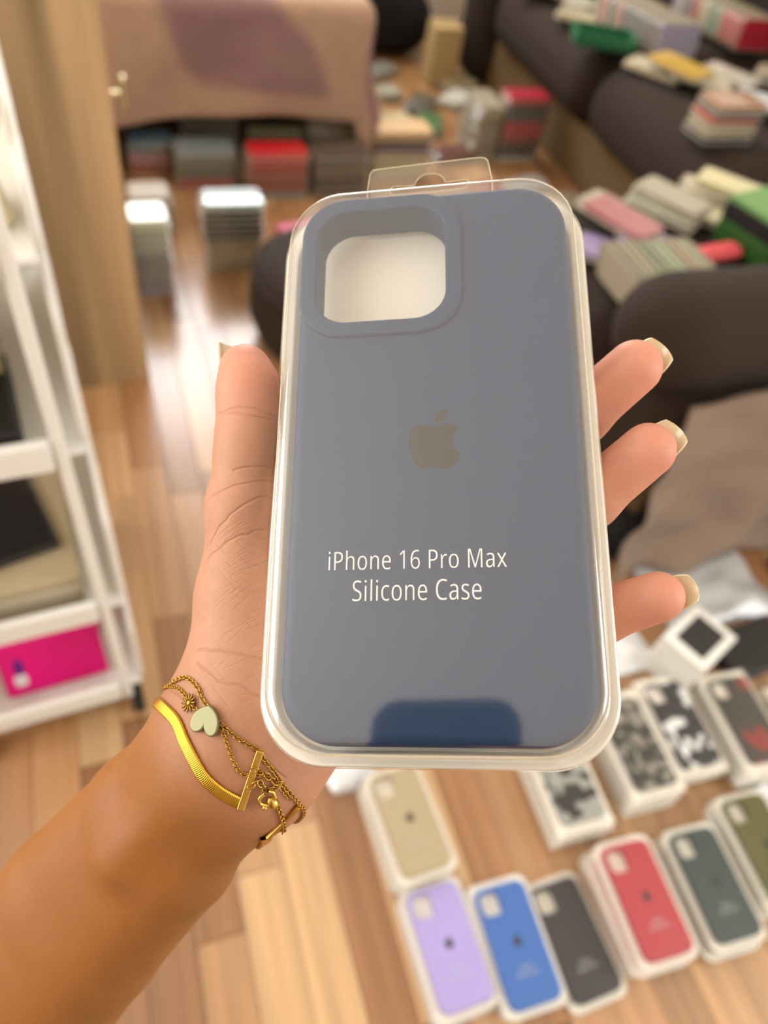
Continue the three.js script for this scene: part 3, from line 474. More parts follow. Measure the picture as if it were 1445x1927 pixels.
// boxed printed cases behind them: clear boxes with a patterned case inside
const prints = [['#9a9b93', '#1c1d1f'], ['#2f2e2b', '#8b877b'], ['#262730', '#e6e6e4'], ['#3a3834', '#8d2d28'], ['#44434a', '#6f6e78']].map(([a, b], i) => {
  const n = noise2(100 + i), m = noise2(140 + i), A = new THREE.Color(a).convertLinearToSRGB(), B = new THREE.Color(b).convertLinearToSRGB(), sz = [6, 9, 5, 2, 3][i];
  return std({ roughness: 0.45, map: texture(128, 256, (u, v) => { const q = n(u * sz + 2 * m(u * 3, v * 6), v * sz * 2), t = THREE.MathUtils.smoothstep(q, 0.50, 0.62); return [0, 1, 2].map((k) => 255 * ((k === 0 ? A.r : k === 1 ? A.g : A.b) * (1 - t) + (k === 0 ? B.r : k === 1 ? B.g : B.b) * t)); }) });
});
const gBoxCase = (() => { const s = rr(0.0385, 0.0775, 0.011); s.holes.push(rr(0.0150, 0.0158, 0.007, -0.0190, 0.0570, THREE.Path)); const g = new THREE.ExtrudeGeometry(s, { depth: 0.006, bevelEnabled: true, bevelThickness: 0.0012, bevelSize: 0.0012, bevelOffset: -0.0012, bevelSegments: 2, curveSegments: 5 }).translate(0, 0, 0.006); const p = g.attributes.position, uv = g.attributes.uv; for (let i = 0; i < p.count; i++) uv.setXY(i, p.getX(i) / 0.08 + 0.5, p.getY(i) / 0.16 + 0.5); return creased(g, 0.6); })();
const gBoxBack = rbox(-0.049, 0.049, -0.091, 0.091, 0, 0.004, 0.0015, 2), gBoxLid = loft([[0.0495, 0.0915, 0.006, 0.0035], [0.0495, 0.0915, 0.006, 0.0055], [0.0470, 0.0890, 0.006, 0.0058], [0.0460, 0.0880, 0.006, 0.0168], [0.0452, 0.0872, 0.0055, 0.0175]], 3);
function boxedStack(mi, word, n, x, z, turn, where) {
  for (let lvl = 0; lvl < n; lvl++) {
    const i = n - 1 - lvl, g = new THREE.Group(); g.name = numbered('boxed_phone_case'); scene.add(g);
    part('backing_card', gBoxBack, M.tray, g); part('printed_case', gBoxCase, prints[mi], g); part('clear_cover', gBoxLid, M.clear, g);
    flat(g, x + (rnd() - 0.5) * 0.006, 0.0001 + lvl * 0.0179, z + (rnd() - 0.5) * 0.006, turn + (rnd() - 0.5) * 0.03);
    tag(g, `${word} boxed phone case ${where}, ${nth(i, n)} in stack`, 'phone case', 'boxed printed cases on the floor');
  }
}
boxedStack(0, 'grey and black patterned', 4, 0.562, -0.298, -0.02, 'behind the coral stack');
boxedStack(1, 'dark swirl', 4, 0.705, -0.312, -0.03, 'behind the dark green stack');
boxedStack(2, 'black and white', 3, 0.812, -0.330, -0.05, 'right of the dark swirl one');
boxedStack(3, 'brown and red striped', 4, 0.925, -0.300, -0.06, 'behind the olive stack');
boxedStack(4, 'dark grey', 3, 1.055, -0.26, -0.05, 'at the right edge behind olive');

// ---------------------------------------------------------------- white bags and boxes on the floor beside the sofa arm
function crumple(w, d, h, n, s, amp) {                                // soft flat bag with crumpled top and real thickness
  const nz = noise2(s), top = [], g = new THREE.BoxGeometry(w, h, d, n, 1, n).translate(0, h / 2, 0), p = g.attributes.position;
  for (let i = 0; i < p.count; i++) {
    const x = p.getX(i), y = p.getY(i), z = p.getZ(i), e = Math.min(1, 6 * Math.min(0.5 - Math.abs(x / w), 0.5 - Math.abs(z / d)) + 0.12);
    p.setXYZ(i, x + 0.02 * (nz(z * 20 + 40, x * 4 + 9) - 0.5), y > h / 2 ? h * (0.35 + 0.65 * e) + amp * e * (nz(x * 26 + 60, z * 26 + 60) - 0.4) : 0.0005, z + 0.02 * (nz(x * 20 + 10, z * 4) - 0.5)); void top;
  }
  return creased(mergeVertices((() => { g.deleteAttribute('normal'); g.deleteAttribute('uv'); return g; })()), 0.9);
}
const bagWhite = phy({ color: '#f0f2f4', roughness: 0.25, clearcoat: 0.5 });
function laid(name, geo, mat, x, y, z, turn, label, cat, group) { const m = single(name, geo, mat, label, cat, group); m.position.set(x, y, z); m.rotation.y = turn; return m; }
laid('plastic_bag', crumple(0.30, 0.22, 0.035, 22, 41, 0.02), bagWhite, 0.705, 0, -0.56, 0.05, 'white crumpled plastic mailing bag behind the little finger', 'bag');
laid('plastic_bag', crumple(0.26, 0.16, 0.022, 18, 55, 0.02), phy({ color: '#b9b9bb', roughness: 0.12, clearcoat: 0.6 }), 1.06, 0, -0.59, -0.05, 'grey shiny plastic bag along the sofa arm hem', 'bag');
laid('plastic_bag', crumple(0.13, 0.13, 0.05, 12, 59, 0.03), bagWhite, 1.22, 0, -0.335, 0.2, 'small bright white bag at the right edge', 'bag');
for (let i = 0; i < 4; i++) {
  const g = thing('small_device_box', `white box with dark window beside the white bag, ${nth(3 - i, 4)} in stack`, 'box', [0.905 + (rnd() - 0.5) * 0.006, 0.0001 + i * 0.0262, -0.452], 'small white boxes by the bag'); g.rotation.y = 0.42 + (rnd() - 0.5) * 0.04;
  part('box_body', rbox(-0.058, 0.058, 0, 0.026, -0.046, 0.046, 0.004, 2), M.white, g); part('dark_window', rbox(-0.040, 0.040, 0.0255, 0.0262, -0.030, 0.030, 0.0003, 1), plastic('#2b2b2d', 0.3), g);
}
laid('flat_box', rbox(-0.10, 0.10, 0, 0.022, -0.055, 0.055, 0.004, 2), plastic('#16202e', 0.3), 1.33, 0, -0.475, -0.05, 'navy flat box beside the grey bag', 'box');
laid('flat_box', rbox(-0.07, 0.07, 0, 0.016, -0.02, 0.02, 0.003, 2), plastic('#b1272c', 0.4), 1.17, 0.0, -0.475, 0.1, 'narrow red box beside the small white bag', 'box');
laid('flat_box', rbox(-0.09, 0.09, 0, 0.024, -0.05, 0.05, 0.004, 2), plastic('#1b2a3c', 0.35), 1.345, 0, -0.585, 0.1, 'dark blue flat box by the sofa arm hem', 'box');
laid('flat_box', rbox(-0.08, 0.08, 0, 0.03, -0.05, 0.05, 0.004, 2), plastic('#242326', 0.4), 1.065, 0, -0.44, 0.1, 'black flat box right of the white boxes', 'box');
laid('clear_sachet', crumple(0.08, 0.05, 0.012, 8, 77, 0.01), phy({ color: '#dfe2e6', roughness: 0.12, clearcoat: 0.7 }), 0.235, 0.0, -0.408, 0.3, 'small silvery plastic sachet above the beige stack', 'sachet');
laid('clear_sachet', crumple(0.07, 0.05, 0.03, 8, 79, 0.015), phy({ color: '#e8eaee', roughness: 0.15, clearcoat: 0.7 }), 0.905, 0.0, -0.185, 0.3, 'small silvery plastic sachet above the olive stack', 'sachet');

// ---------------------------------------------------------------- wardrobe panel at the left
{
  const g = thing('wardrobe', 'light oak wardrobe with a plain upright side', 'wardrobe', [-0.42, 0, -1.68]); g.rotation.y = 0.09;
  const grainMat = phy({ color: '#c0a27a', map: oakGrain, roughness: 0.5 });
  const uvm = (geo) => { const p = geo.attributes.position, n = geo.attributes.normal, uv = geo.attributes.uv; for (let i = 0; i < p.count; i++) uv.setXY(i, (Math.abs(n.getX(i)) > 0.5 ? p.getZ(i) : p.getX(i)) / 0.55 + 0.2, p.getY(i) / 1.6); return geo; };
  part('side_panel', uvm(rbox(-0.43, 0.43, 0.0, 2.05, 0.265, 0.285, 0.001, 1)), grainMat, g);
  part('back_panel', uvm(rbox(-0.43, -0.41, 0, 2.05, -0.265, 0.264, 0.001, 1)), grainMat, g);
  part('side_panel', uvm(rbox(-0.43, 0.43, 0, 2.05, -0.285, -0.266, 0.001, 1)), grainMat, g);
  part('top_panel', uvm(rbox(-0.41, 0.41, 2.03, 2.05, -0.265, 0.264, 0.001, 1)), grainMat, g);
  for (const s of [-1, 1]) { const d = part('door', uvm(rbox(0.412, 0.430, 0.06, 2.02, s > 0 ? 0.002 : -0.262, s > 0 ? 0.262 : -0.002, 0.001, 1)), grainMat, g); if (s > 0) part('handle', merge([new THREE.CapsuleGeometry(0.007, 0.045, 4, 10).translate(0.458, 0.612, 0.235), new THREE.CylinderGeometry(0.004, 0.004, 0.028, 8).rotateZ(Math.PI / 2).translate(0.444, 0.612, 0.235)]), phy({ color: '#f1e6bd', metalness: 1, roughness: 0.12 }), d); }
}

// ---------------------------------------------------------------- rolling trolley at the left
const TR = -0.08;                                                     // its turn about the upright
{
  const g = thing('rolling_trolley', 'white four-tier rolling trolley with frosted side walls', 'trolley', [-0.205, 0, -0.79]); g.rotation.y = -TR;
  const w = 0.105, d = 0.19;
  for (const [x, z] of [[-w, d], [w, d], [-w, -d], [w, -d]]) {
    part('post', rbox(x - 0.007, x + 0.007, 0.045, 0.94, z - 0.007, z + 0.007, 0.004, 2), M.metalPaint, g);
    const c = part('caster', new THREE.CylinderGeometry(0.021, 0.021, 0.018, 20).rotateZ(Math.PI / 2).translate(x + Math.sign(x) * 0.012, 0.0211, z), M.rubber, g); part('caster_fork', rbox(x - 0.008 + Math.sign(x) * 0.012, x + 0.008 + Math.sign(x) * 0.012, 0.036, 0.052, z - 0.014, z + 0.014, 0.004, 2), M.black, c);
  }
  for (const [h, wall] of [[0.055, 0.17], [0.285, 0.19], [0.585, 0.19], [0.815, 0.085]]) {
    const t = part('tier', merge([rbox(-w - 0.024, w + 0.024, h, h + 0.008, -d + 0.008, d - 0.008, 0.003, 2), rbox(-w + 0.009, w - 0.009, h, h + 0.042, d - 0.001, d + 0.011, 0.004, 2), rbox(-w + 0.009, w - 0.009, h, h + 0.042, -d - 0.011, -d + 0.001, 0.004, 2)]), M.metalPaint, g);
    for (const s of [-1, 1]) {
      const x = s * (w + 0.0255), sh = rr(d - 0.012, wall / 2, 0.03); const fr = rr(d - 0.012, wall / 2, 0.03); fr.holes.push(rr(d - 0.017, wall / 2 - 0.005, 0.026, 0, 0, THREE.Path));
      const side = part('side_wall', new THREE.ExtrudeGeometry(sh, { depth: 0.003, bevelEnabled: false, curveSegments: 6 }).rotateY(Math.PI / 2).translate(x - 0.0015, h + wall / 2, 0), M.frosted, t);
      part('rim', new THREE.ExtrudeGeometry(fr, { depth: 0.005, bevelEnabled: true, bevelThickness: 0.001, bevelSize: 0.001, bevelSegments: 2, curveSegments: 6 }).rotateY(Math.PI / 2).translate(x - 0.0025, h + wall / 2, 0), M.metalPaint, side);
    }
  }
}
const onTrolley = (o, x, y, z, turn = 0) => { const c = Math.cos(-TR), s = Math.sin(-TR); o.position.set(-0.205 + c * x + s * z, y, -0.79 - s * x + c * z); o.rotation.y = -TR + turn; return o; };
const dots = (() => { const n = noise2(202); return texture(128, 128, (u, v) => { const q = n(u * 30, v * 30) > 0.62 ? 70 : 190 + 30 * n(u * 9, v * 9); return [q, q * 0.95, q * 0.84]; }); })();
{
  const pot = thing('ceramic_jug', 'glossy cream ceramic jug on top of the trolley', 'jug', [0, 0, 0]); onTrolley(pot, 0.083, 0.8235, 0.110, 2.2);
  const prof = [[0.001, 0], [0.030, 0], [0.034, 0.004], [0.030, 0.02], [0.026, 0.05], [0.030, 0.085], [0.040, 0.115], [0.042, 0.135], [0.037, 0.155], [0.031, 0.163], [0.028, 0.160], [0.034, 0.150], [0.037, 0.133], [0.030, 0.10], [0.001, 0.09]].map(([a, b]) => new THREE.Vector2(a, b));
  part('jug_body', new THREE.LatheGeometry(prof, 36).scale(1.05, 0.72, 1.05), phy({ color: '#efe2bd', roughness: 0.12, clearcoat: 0.8 }), pot);
  part('handle', new THREE.TubeGeometry(new THREE.CatmullRomCurve3([V(0.040, 0.10, 0), V(0.062, 0.092, 0), V(0.060, 0.058, 0), V(0.031, 0.044, 0)]), 20, 0.005, 8), phy({ color: '#efe2bd', roughness: 0.12, clearcoat: 0.8 }), pot);
  onTrolley(single('fabric_pouch', crumple(0.16, 0.20, 0.095, 14, 63, 0.012), std({ color: '#c9bfa6', map: dots, roughness: 0.9 }), 'beige dotted fabric pouch on the second trolley tier', 'pouch'), -0.02, 0.6271, -0.02);
  const bx = thing('black_case', 'black hard case on the second trolley tier', 'case'); onTrolley(bx, -0.01, 0.5936, 0.11, 0.03); part('lower_shell', rbox(-0.08, 0.08, 0, 0.016, -0.07, 0.07, 0.006, 3), M.black, bx); part('upper_shell', rbox(-0.08, 0.08, 0.0165, 0.033, -0.07, 0.07, 0.006, 3), plastic('#1b1b1d', 0.45), bx);
  const tb = thing('tablet', 'dark tablet lying tilted on the third trolley tier', 'tablet'); onTrolley(tb, -0.02, 0.3602, 0.05, 0.2); tb.rotation.order = 'YXZ'; tb.rotation.z = 0.0; part('tablet_body', rbox(-0.055, 0.075, 0, 0.010, -0.085, 0.085, 0.004, 3), plastic('#24221f', 0.35), tb); part('screen', rbox(-0.049, 0.069, 0.0098, 0.0104, -0.078, 0.078, 0.0003, 1), plastic('#16171c', 0.15), tb);
  for (let i = 0; i < 4; i++) onTrolley(single('glitter_case', rbox(-0.085, 0.085, 0, 0.0165, -0.155, 0.165, 0.006, 2), std({ color: ['#b9a98a', '#a99b84', '#c2b79f', '#b3a385'][i], roughness: 0.35, bumpMap: dots, bumpScale: 0.0008 }), `beige glittery folder on the third trolley tier, ${nth(3 - i, 4)}`, 'folder', 'folders on the third trolley tier'), 0.0, 0.2935 + i * 0.0166, 0.01, (rnd() - 0.5) * 0.04);
  const mg = thing('magenta_pouch', 'hot magenta case standing on the lowest trolley tier', 'phone case'); onTrolley(mg, 0.012, 0.0635, 0.150, 0.02); mg.rotation.order = 'YXZ'; mg.rotation.x = -0.35;
  part('case_body', rbox(-0.078, 0.072, 0.002, 0.104, -0.008, 0.008, 0.006, 3), plastic('#e6007e', 0.45), mg);
  part('purple_sticker', new THREE.ExtrudeGeometry(rr(0.006, 0.014, 0.004, -0.05, 0.060), { depth: 0.0006, bevelEnabled: false }).translate(0, 0, 0.0078), plastic('#4a1f86', 0.4), mg); part('white_sticker', new THREE.ExtrudeGeometry(rr(0.009, 0.011, 0.005, -0.052, 0.034), { depth: 0.0006, bevelEnabled: false }).translate(0, 0, 0.0078), plastic('#e6dfe6', 0.4), mg);
  onTrolley(single('foil_pouch', crumple(0.17, 0.17, 0.105, 14, 67, 0.016), phy({ color: '#f09ac0', roughness: 0.14, clearcoat: 0.8, iridescence: 0.4 }), 'shiny pink foil pouch behind the magenta case', 'pouch'), 0.0, 0.0635, -0.01);
}

// ---------------------------------------------------------------- bed with a blanket at the far wall
{
  const g = thing('bed', 'bed covered with a taupe and mauve blanket', 'bed', [0.0, 0, -2.9]);
  part('bed_frame', merge([box(-1.15, 0.78, 0.19, 0.27, -0.80, 0.42), box(-1.12, -1.06, 0, 0.19, 0.30, 0.38), box(0.70, 0.76, 0, 0.19, 0.16, 0.24), box(0.70, 0.76, 0, 0.19, -0.78, -0.70), box(-1.12, -1.06, 0, 0.19, -0.78, -0.70)]), M.blackFabric, g);
  part('mattress', rbox(-1.15, 0.80, 0.272, 0.47, -0.80, 0.43, 0.06, 4), M.white, g);
  // blanket: one sheet over the top, hanging with folds down the front and the end, its pattern woven in
  const NX = 130, NZ = 90, nz = noise2(301), pos = [], col = [], idx = [], ta = new THREE.Color('#b3937c'), mv = new THREE.Color('#8c6a6c'), c = new THREE.Color();
  const X0 = -1.2, X1 = 0.86, Z1 = 0.47, r = 0.05, top = 0.492, drop = 0.29;
  for (const th of [0, -0.008]) for (let j = 0; j <= NZ; j++) for (let i = 0; i <= NX; i++) {
    let u = i / NX, s = j / NZ, x = X0 + (X1 + drop - X0) * u, z = -0.80 + (Z1 + drop + 0.80) * s, y = top;
    const ox = Math.max(0, x - X1 + r), oz = Math.max(0, z - Z1 + r), o = Math.hypot(ox, oz);
    if (o > 0) {                                                    // round the edge, then hang
      const a = Math.min(o / r, Math.PI / 2), hang = Math.max(0, o - r * Math.PI / 2), dx = ox / o, dz = oz / o, out = r * Math.sin(a) + 0.12 * hang;
      const fold = hang > 0 ? 0.022 * Math.min(1, hang * 6) * Math.sin(x * 13 + z * 9 + 3 * nz(x * 4 + 9, z * 4 + 9)) : 0;
      x = Math.min(x, X1 - r) + dx * (out + fold); z = Math.min(z, Z1 - r) + dz * (out + fold); y = top - r * (1 - Math.cos(a)) - hang;
      y += 0.018 * Math.sin(x * 8 + 4.2) * Math.min(1, hang * 4) - (ox > 0 && oz > 0 ? 0.04 * Math.min(1, hang * 4) : 0);
    } else y += 0.008 * nz(x * 9 + 20, z * 9 + 20);
    pos.push(x, y + th, z + (o > 0 ? th : 0));
    const wob = 0.05 * (nz(u * 9 + 3, s * 9 + 3) - 0.5), leaf = (cu, w) => 1 - THREE.MathUtils.smoothstep(Math.abs(u - cu - 0.45 * (s - 0.86) + wob) / w, 0.75, 1.1); c.copy(ta).lerp(mv, Math.max(leaf(0.69, 0.085), leaf(0.93, 0.04), leaf(0.40, 0.07), leaf(0.14, 0.07)) * (1 - THREE.MathUtils.smoothstep(s + wob, 0.945, 0.965)) * (0.8 + 0.2 * nz(u * 30, s * 30))); const k = 0.94 + 0.12 * nz(u * 120, s * 120); col.push(c.r * k, c.g * k, c.b * k);
  }
  const w = NX + 1, lay = w * (NZ + 1), Q = (a, b, cc, d) => idx.push(a, b, cc, a, cc, d);
  for (let j = 0; j < NZ; j++) for (let i = 0; i < NX; i++) { const k = j * w + i; Q(k, k + w, k + w + 1, k + 1); Q(lay + k, lay + k + 1, lay + k + w + 1, lay + k + w); }
  for (let i = 0; i < NX; i++) { const k = NZ * w + i; Q(k, lay + k, lay + k + 1, k + 1); } for (let j = 0; j < NZ; j++) { const k = j * w + NX; Q(k, k + w, lay + k + w, lay + k); }
  const bg = new THREE.BufferGeometry(); bg.setAttribute('position', new THREE.Float32BufferAttribute(pos, 3)); bg.setAttribute('color', new THREE.Float32BufferAttribute(col, 3)); bg.setIndex(idx); bg.computeVertexNormals();
  part('blanket', bg, std({ vertexColors: true, roughness: 0.95, side: THREE.DoubleSide }), g);
}

// ---------------------------------------------------------------- stacks of packages by the bed and on the sofa
const gLay = (w, d, t) => { const k = `${w}|${d}|${t}`; gLay.m ??= new Map(); if (!gLay.m.has(k)) { const hw = w / 2, hd = d / 2; gLay.m.set(k, [
  loft([[hw - 0.002, hd - 0.002, 0.012, 0], [hw, hd, 0.014, 0.0008], [hw, hd, 0.014, t * 0.10], [hw - 0.002, hd - 0.002, 0.012, t * 0.13]], 3),
  loft([[hw - 0.008, hd - 0.008, 0.010, t * 0.15], [hw - 0.006, hd - 0.006, 0.012, t * 0.28], [hw - 0.006, hd - 0.006, 0.012, t * 0.82], [hw - 0.010, hd - 0.010, 0.010, t * 0.90]], 3),
  loft([[hw, hd, 0.014, t * 0.11], [hw - 0.003, hd - 0.003, 0.013, t * 0.2], [hw - 0.004, hd - 0.004, 0.012, t * 0.9], [hw - 0.006, hd - 0.006, 0.011, t * 0.97]], 3)]); } return gLay.m.get(k); };
function stack(where, x, z, y0, layers, turn = 0, jit = 0.008) {       // layers from the bottom: [count, colour, colour word, width, depth, thickness]
  const total = layers.reduce((s, l) => s + l[0], 0); let y = y0 + 0.0001, lvl = 0;
  for (const [n, colr, word, w = 0.19, d = 0.10, t = 0.0175] of layers) for (let k = 0; k < n; k++, lvl++) {
    const g = new THREE.Group(); g.name = numbered('stacked_case_package'); scene.add(g); const [a, b, cc] = gLay(w, d, t);
    const h = new THREE.Color(colr).offsetHSL(0, 0, (Math.floor(rnd() * 3) - 1) * 0.03);
    part('backing_tray', a, M.smokyTray, g); part('case', b, plastic('#' + h.getHexString(), 0.45), g); part('clear_cover', cc, M.clear, g);
    flat(g, x + (rnd() - 0.5) * jit, y, z + (rnd() - 0.5) * jit, turn + (rnd() - 0.5) * 0.05); y += t * 0.985;
    tag(g, `${word} packaged phone case, ${nth(total - 1 - lvl, total)} in the ${where}`, 'phone case', `packages in the ${where}`);
  }
  return y;
}
stack('grey and beige stack near the wardrobe', 0.316, -1.905, 0, [[5, '#cdbf9f', 'beige', 0.135, 0.10, 0.0185], [5, '#45454d', 'dark grey', 0.165, 0.10], [1, '#c7d6da', 'pale grey', 0.165, 0.10]]);
stack('red stack before the bed', 0.520, -2.305, 0, [[1, '#7d8790', 'grey blue', 0.195], [4, '#a5302e', 'dull red', 0.195], [3, '#d21f2a', 'bright red', 0.195]]);
stack('olive stack behind the red one', 0.565, -2.565, 0, [[4, '#6b6147', 'brown', 0.195], [2, '#857a55', 'olive', 0.195]], 0, 0.006);
stack('brown-black stack right of red', 0.728, -2.300, 0, [[5, '#4b3f35', 'dark brown', 0.18], [3, '#5e564d', 'smoky brown', 0.18]]);
stack('silver stack under the bed edge', 0.765, -2.560, 0, [[4, '#6e6459', 'taupe', 0.19], [4, '#b9ac9c', 'silver beige', 0.19]], 0, 0.006);
stack('mixed stack at the wardrobe edge', 0.150, -2.465, 0, [[2, '#c05a42', 'orange', 0.14], [2, '#c98b9d', 'pink', 0.14], [2, '#6f8394', 'blue grey', 0.14]]);
stack('green and crimson stack', 0.312, -2.365, 0, [[2, '#b01f36', 'crimson', 0.19], [3, '#5f6a5a', 'moss green', 0.19], [2, '#8b979a', 'pale grey', 0.19]]);
stack('dark stack behind the green one', 0.350, -2.575, 0, [[8, '#54463c', 'dark brown', 0.19]], 0, 0.006);
stack('silvery pile beside the wardrobe', 0.088, -1.815, 0, [[3, '#a99fb6', 'lavender', 0.10, 0.10], [4, '#8e8f92', 'grey', 0.10, 0.10], [3, '#b3bdb0', 'pale green', 0.10, 0.10], [2, '#e4ead0', 'pale yellow', 0.10, 0.10]], 0, 0.010);
stack('white pile by the wardrobe', 0.118, -2.13, 0, [[4, '#b6b3b4', 'grey', 0.12, 0.10], [2, '#e8e4e0', 'white', 0.12, 0.10]], 0, 0.010);
stack('cream and purple stack', 0.968, -2.42, 0, [[5, '#e2d6ae', 'cream', 0.205, 0.11], [2, '#5a3d63', 'purple', 0.205, 0.11], [2, '#d9b483', 'peach', 0.205, 0.11]]);
stack('red and navy sofa-side stack', 1.47, -2.52, 0, [[1, '#c9c0ac', 'pale', 0.17], [2, '#27345c', 'navy', 0.17], [2, '#8c1f38', 'maroon', 0.17], [3, '#cf1440', 'crimson', 0.17], [3, '#3f4a5a', 'slate', 0.17], [2, '#b21f37', 'red', 0.17]]);
stack('pale stack beside red and navy', 1.335, -2.56, 0, [[11, '#a69c83', 'pale beige', 0.10, 0.17]]);
stack('tall stack on the sofa edge', 1.64, -1.735, 0.4215, [[1, '#3f4c70', 'navy', 0.17, 0.11], [2, '#bdb196', 'cream', 0.17, 0.11], [1, '#c95b50', 'coral', 0.17, 0.11], [1, '#8a8d8c', 'grey', 0.17, 0.11], [1, '#b98e72', 'tan', 0.17, 0.11]]);
{
  const pp = laid('pink_box', rbox(-0.06, 0.06, 0, 0.07, -0.05, 0.05, 0.012, 3), plastic('#d8708a', 0.5), 0.515, 0, -1.945, 0.2, 'pink rounded box behind the upper left of the package', 'box'); void pp;
}
// loose packages lying on the floor past the bed end and before the sofa
[[1.07, -2.76, 0.4, '#c8b98f', 'straw'], [1.24, -2.92, 0.9, '#4b4a44', 'black'], [1.10, -3.02, 0.2, '#b7b1a0', 'grey beige'], [1.21, -2.74, 1.2, '#2f5e33', 'green'], [1.22, -2.50, 0.1, '#7a4a3c', 'rust'], [1.42, -2.97, 0.7, '#d7d2c2', 'white'], [1.40, -2.25, 0.3, '#a8a39a', 'silver'], [1.52, -2.10, 1.0, '#7c705c', 'brown grey'], [0.99, -2.60, 1.3, '#5d3a5b', 'plum'], [1.48, -3.12, 0.1, '#b3a27f', 'sand'], [1.16, -3.24, 0.6, '#8d8a80', 'ash grey'], [1.22, -2.21, 0.6, '#993c30', 'brick red']].forEach(([x, z, t, c, w]) => stack(`${w} pair before the sofa`, x, z, 0, [[2, c, w, 0.17]], t));

// ---------------------------------------------------------------- sofa with a chaise, along the right
function cushion(w, h, d, r) { const g = new RoundedBoxGeometry(w, h, d, 6, r), p = g.attributes.position; for (let i = 0; i < p.count; i++) { const x = p.getX(i) / w * 2, z = p.getZ(i) / d * 2, y = p.getY(i); p.setY(i, y + (y > 0 ? 0.012 : 0) * (1 - x * x) * (1 - z * z)); } g.computeVertexNormals(); return g; }
{
  const g = thing('corner_sofa', 'dark brown corner sofa with lighter base and rolled arms', 'sofa', [1.9, 0, -1.9]);
  const P = (n, geo, m) => part(n, geo.translate(-1.9, 0, 1.9), m, g);
  P('base', rbox(1.62, 2.60, 0.0, 0.185, -3.36, -1.49, 0.01, 2), M.sofaBase);
  P('base', rbox(0.93, 2.60, 0.0, 0.205, -1.485, -0.745, 0.01, 2), M.sofaBase);
  for (const [a, b] of [[-3.12, -2.31], [-2.305, -1.495]]) P('seat_cushion', cushion(0.86, 0.235, b - a, 0.105).translate(1.98, 0.30, (a + b) / 2), M.sofa);
  P('seat_cushion', cushion(1.50, 0.20, 0.50, 0.085).translate(1.62, 0.30, -1.235), M.sofa);
  P('backrest', rbox(2.40, 2.68, 0.19, 0.86, -3.36, -0.72, 0.10, 5), M.sofa);
  P('arm', rbox(1.52, 2.5, 0.0, 0.62, -3.36, -3.13, 0.10, 5), M.sofa);
  const arm = P('arm', merge([new THREE.CapsuleGeometry(0.118, 1.28, 10, 28).rotateZ(Math.PI / 2).scale(1, 0.86, 1).translate(1.565, 0.475, -0.855), rbox(0.90, 2.45, 0.10, 0.46, -0.96, -0.745, 0.06, 4)]), M.sofa); void arm;
  P('foot', rbox(0.875, 0.985, 0.0, 0.10, -0.80, -0.69, 0.035, 4), M.blackFabric);
}
{ // taupe throw hanging over the near arm
  const NX = 70, NY = 40, nz = noise2(401), pos = [], idx = [];
  for (const th of [0, 0.006]) for (let j = 0; j <= NY; j++) for (let i = 0; i <= NX; i++) {
    const u = i / NX, v = j / NY, x = 0.865 + 1.0 * u + 0.05 * (1 - v) * (u - 0.2), y = 0.455 - 0.445 * v + 0.02 * Math.sin(u * 9) * v * (v < 0.98 ? 1 : 1), f = Math.sin(u * 21 + 1.5 * v + 3 * nz(u * 6, v * 4)) * 0.018 * (0.3 + v) + 0.02 * nz(u * 9 + 4, v * 7);
    pos.push(x, Math.max(0.004, y), -0.712 + 0.045 * v + f + th);
  }
  const w = NX + 1, lay = w * (NY + 1), Q = (a, b, c, d) => idx.push(a, b, c, a, c, d);
  for (let j = 0; j < NY; j++) for (let i = 0; i < NX; i++) { const k = j * w + i; Q(k, k + 1, k + w + 1, k + w); Q(lay + k, lay + k + w, lay + k + w + 1, lay + k + 1); }
  for (let i = 0; i < NX; i++) { const k = NY * w + i; Q(k, k + 1, lay + k + 1, lay + k); } for (let j = 0; j < NY; j++) { const k = j * w; Q(k, lay + k, lay + k + w, k + w); }
  const g = new THREE.BufferGeometry(); g.setAttribute('position', new THREE.Float32BufferAttribute(pos, 3)); g.setAttribute('uv', new THREE.Float32BufferAttribute(pos.flatMap((_, i) => i % 3 === 0 ? [pos[i] * 6, pos[i + 1] * 6] : []), 2)); g.setIndex(idx); g.computeVertexNormals();
  single('throw_blanket', g, M.throwTaupe, 'taupe throw hanging in folds down the near sofa arm', 'blanket');
}
{ // brown pouf on the floor behind the package
  const g = thing('floor_pouf', 'round dark brown floor pouf behind the package', 'pouf', [0.515, 0, -1.53]);
  part('cushion', new THREE.LatheGeometry([[0.001, 0.004], [0.16, 0.004], [0.205, 0.03], [0.225, 0.09], [0.222, 0.15], [0.20, 0.205], [0.15, 0.232], [0.001, 0.24]].map(([a, b]) => new THREE.Vector2(a, b)), 40), M.sofa, g);
  part('piping', new THREE.TorusGeometry(0.214, 0.005, 8, 48).rotateX(Math.PI / 2).translate(0, 0.19, 0), M.sofa, g);
}
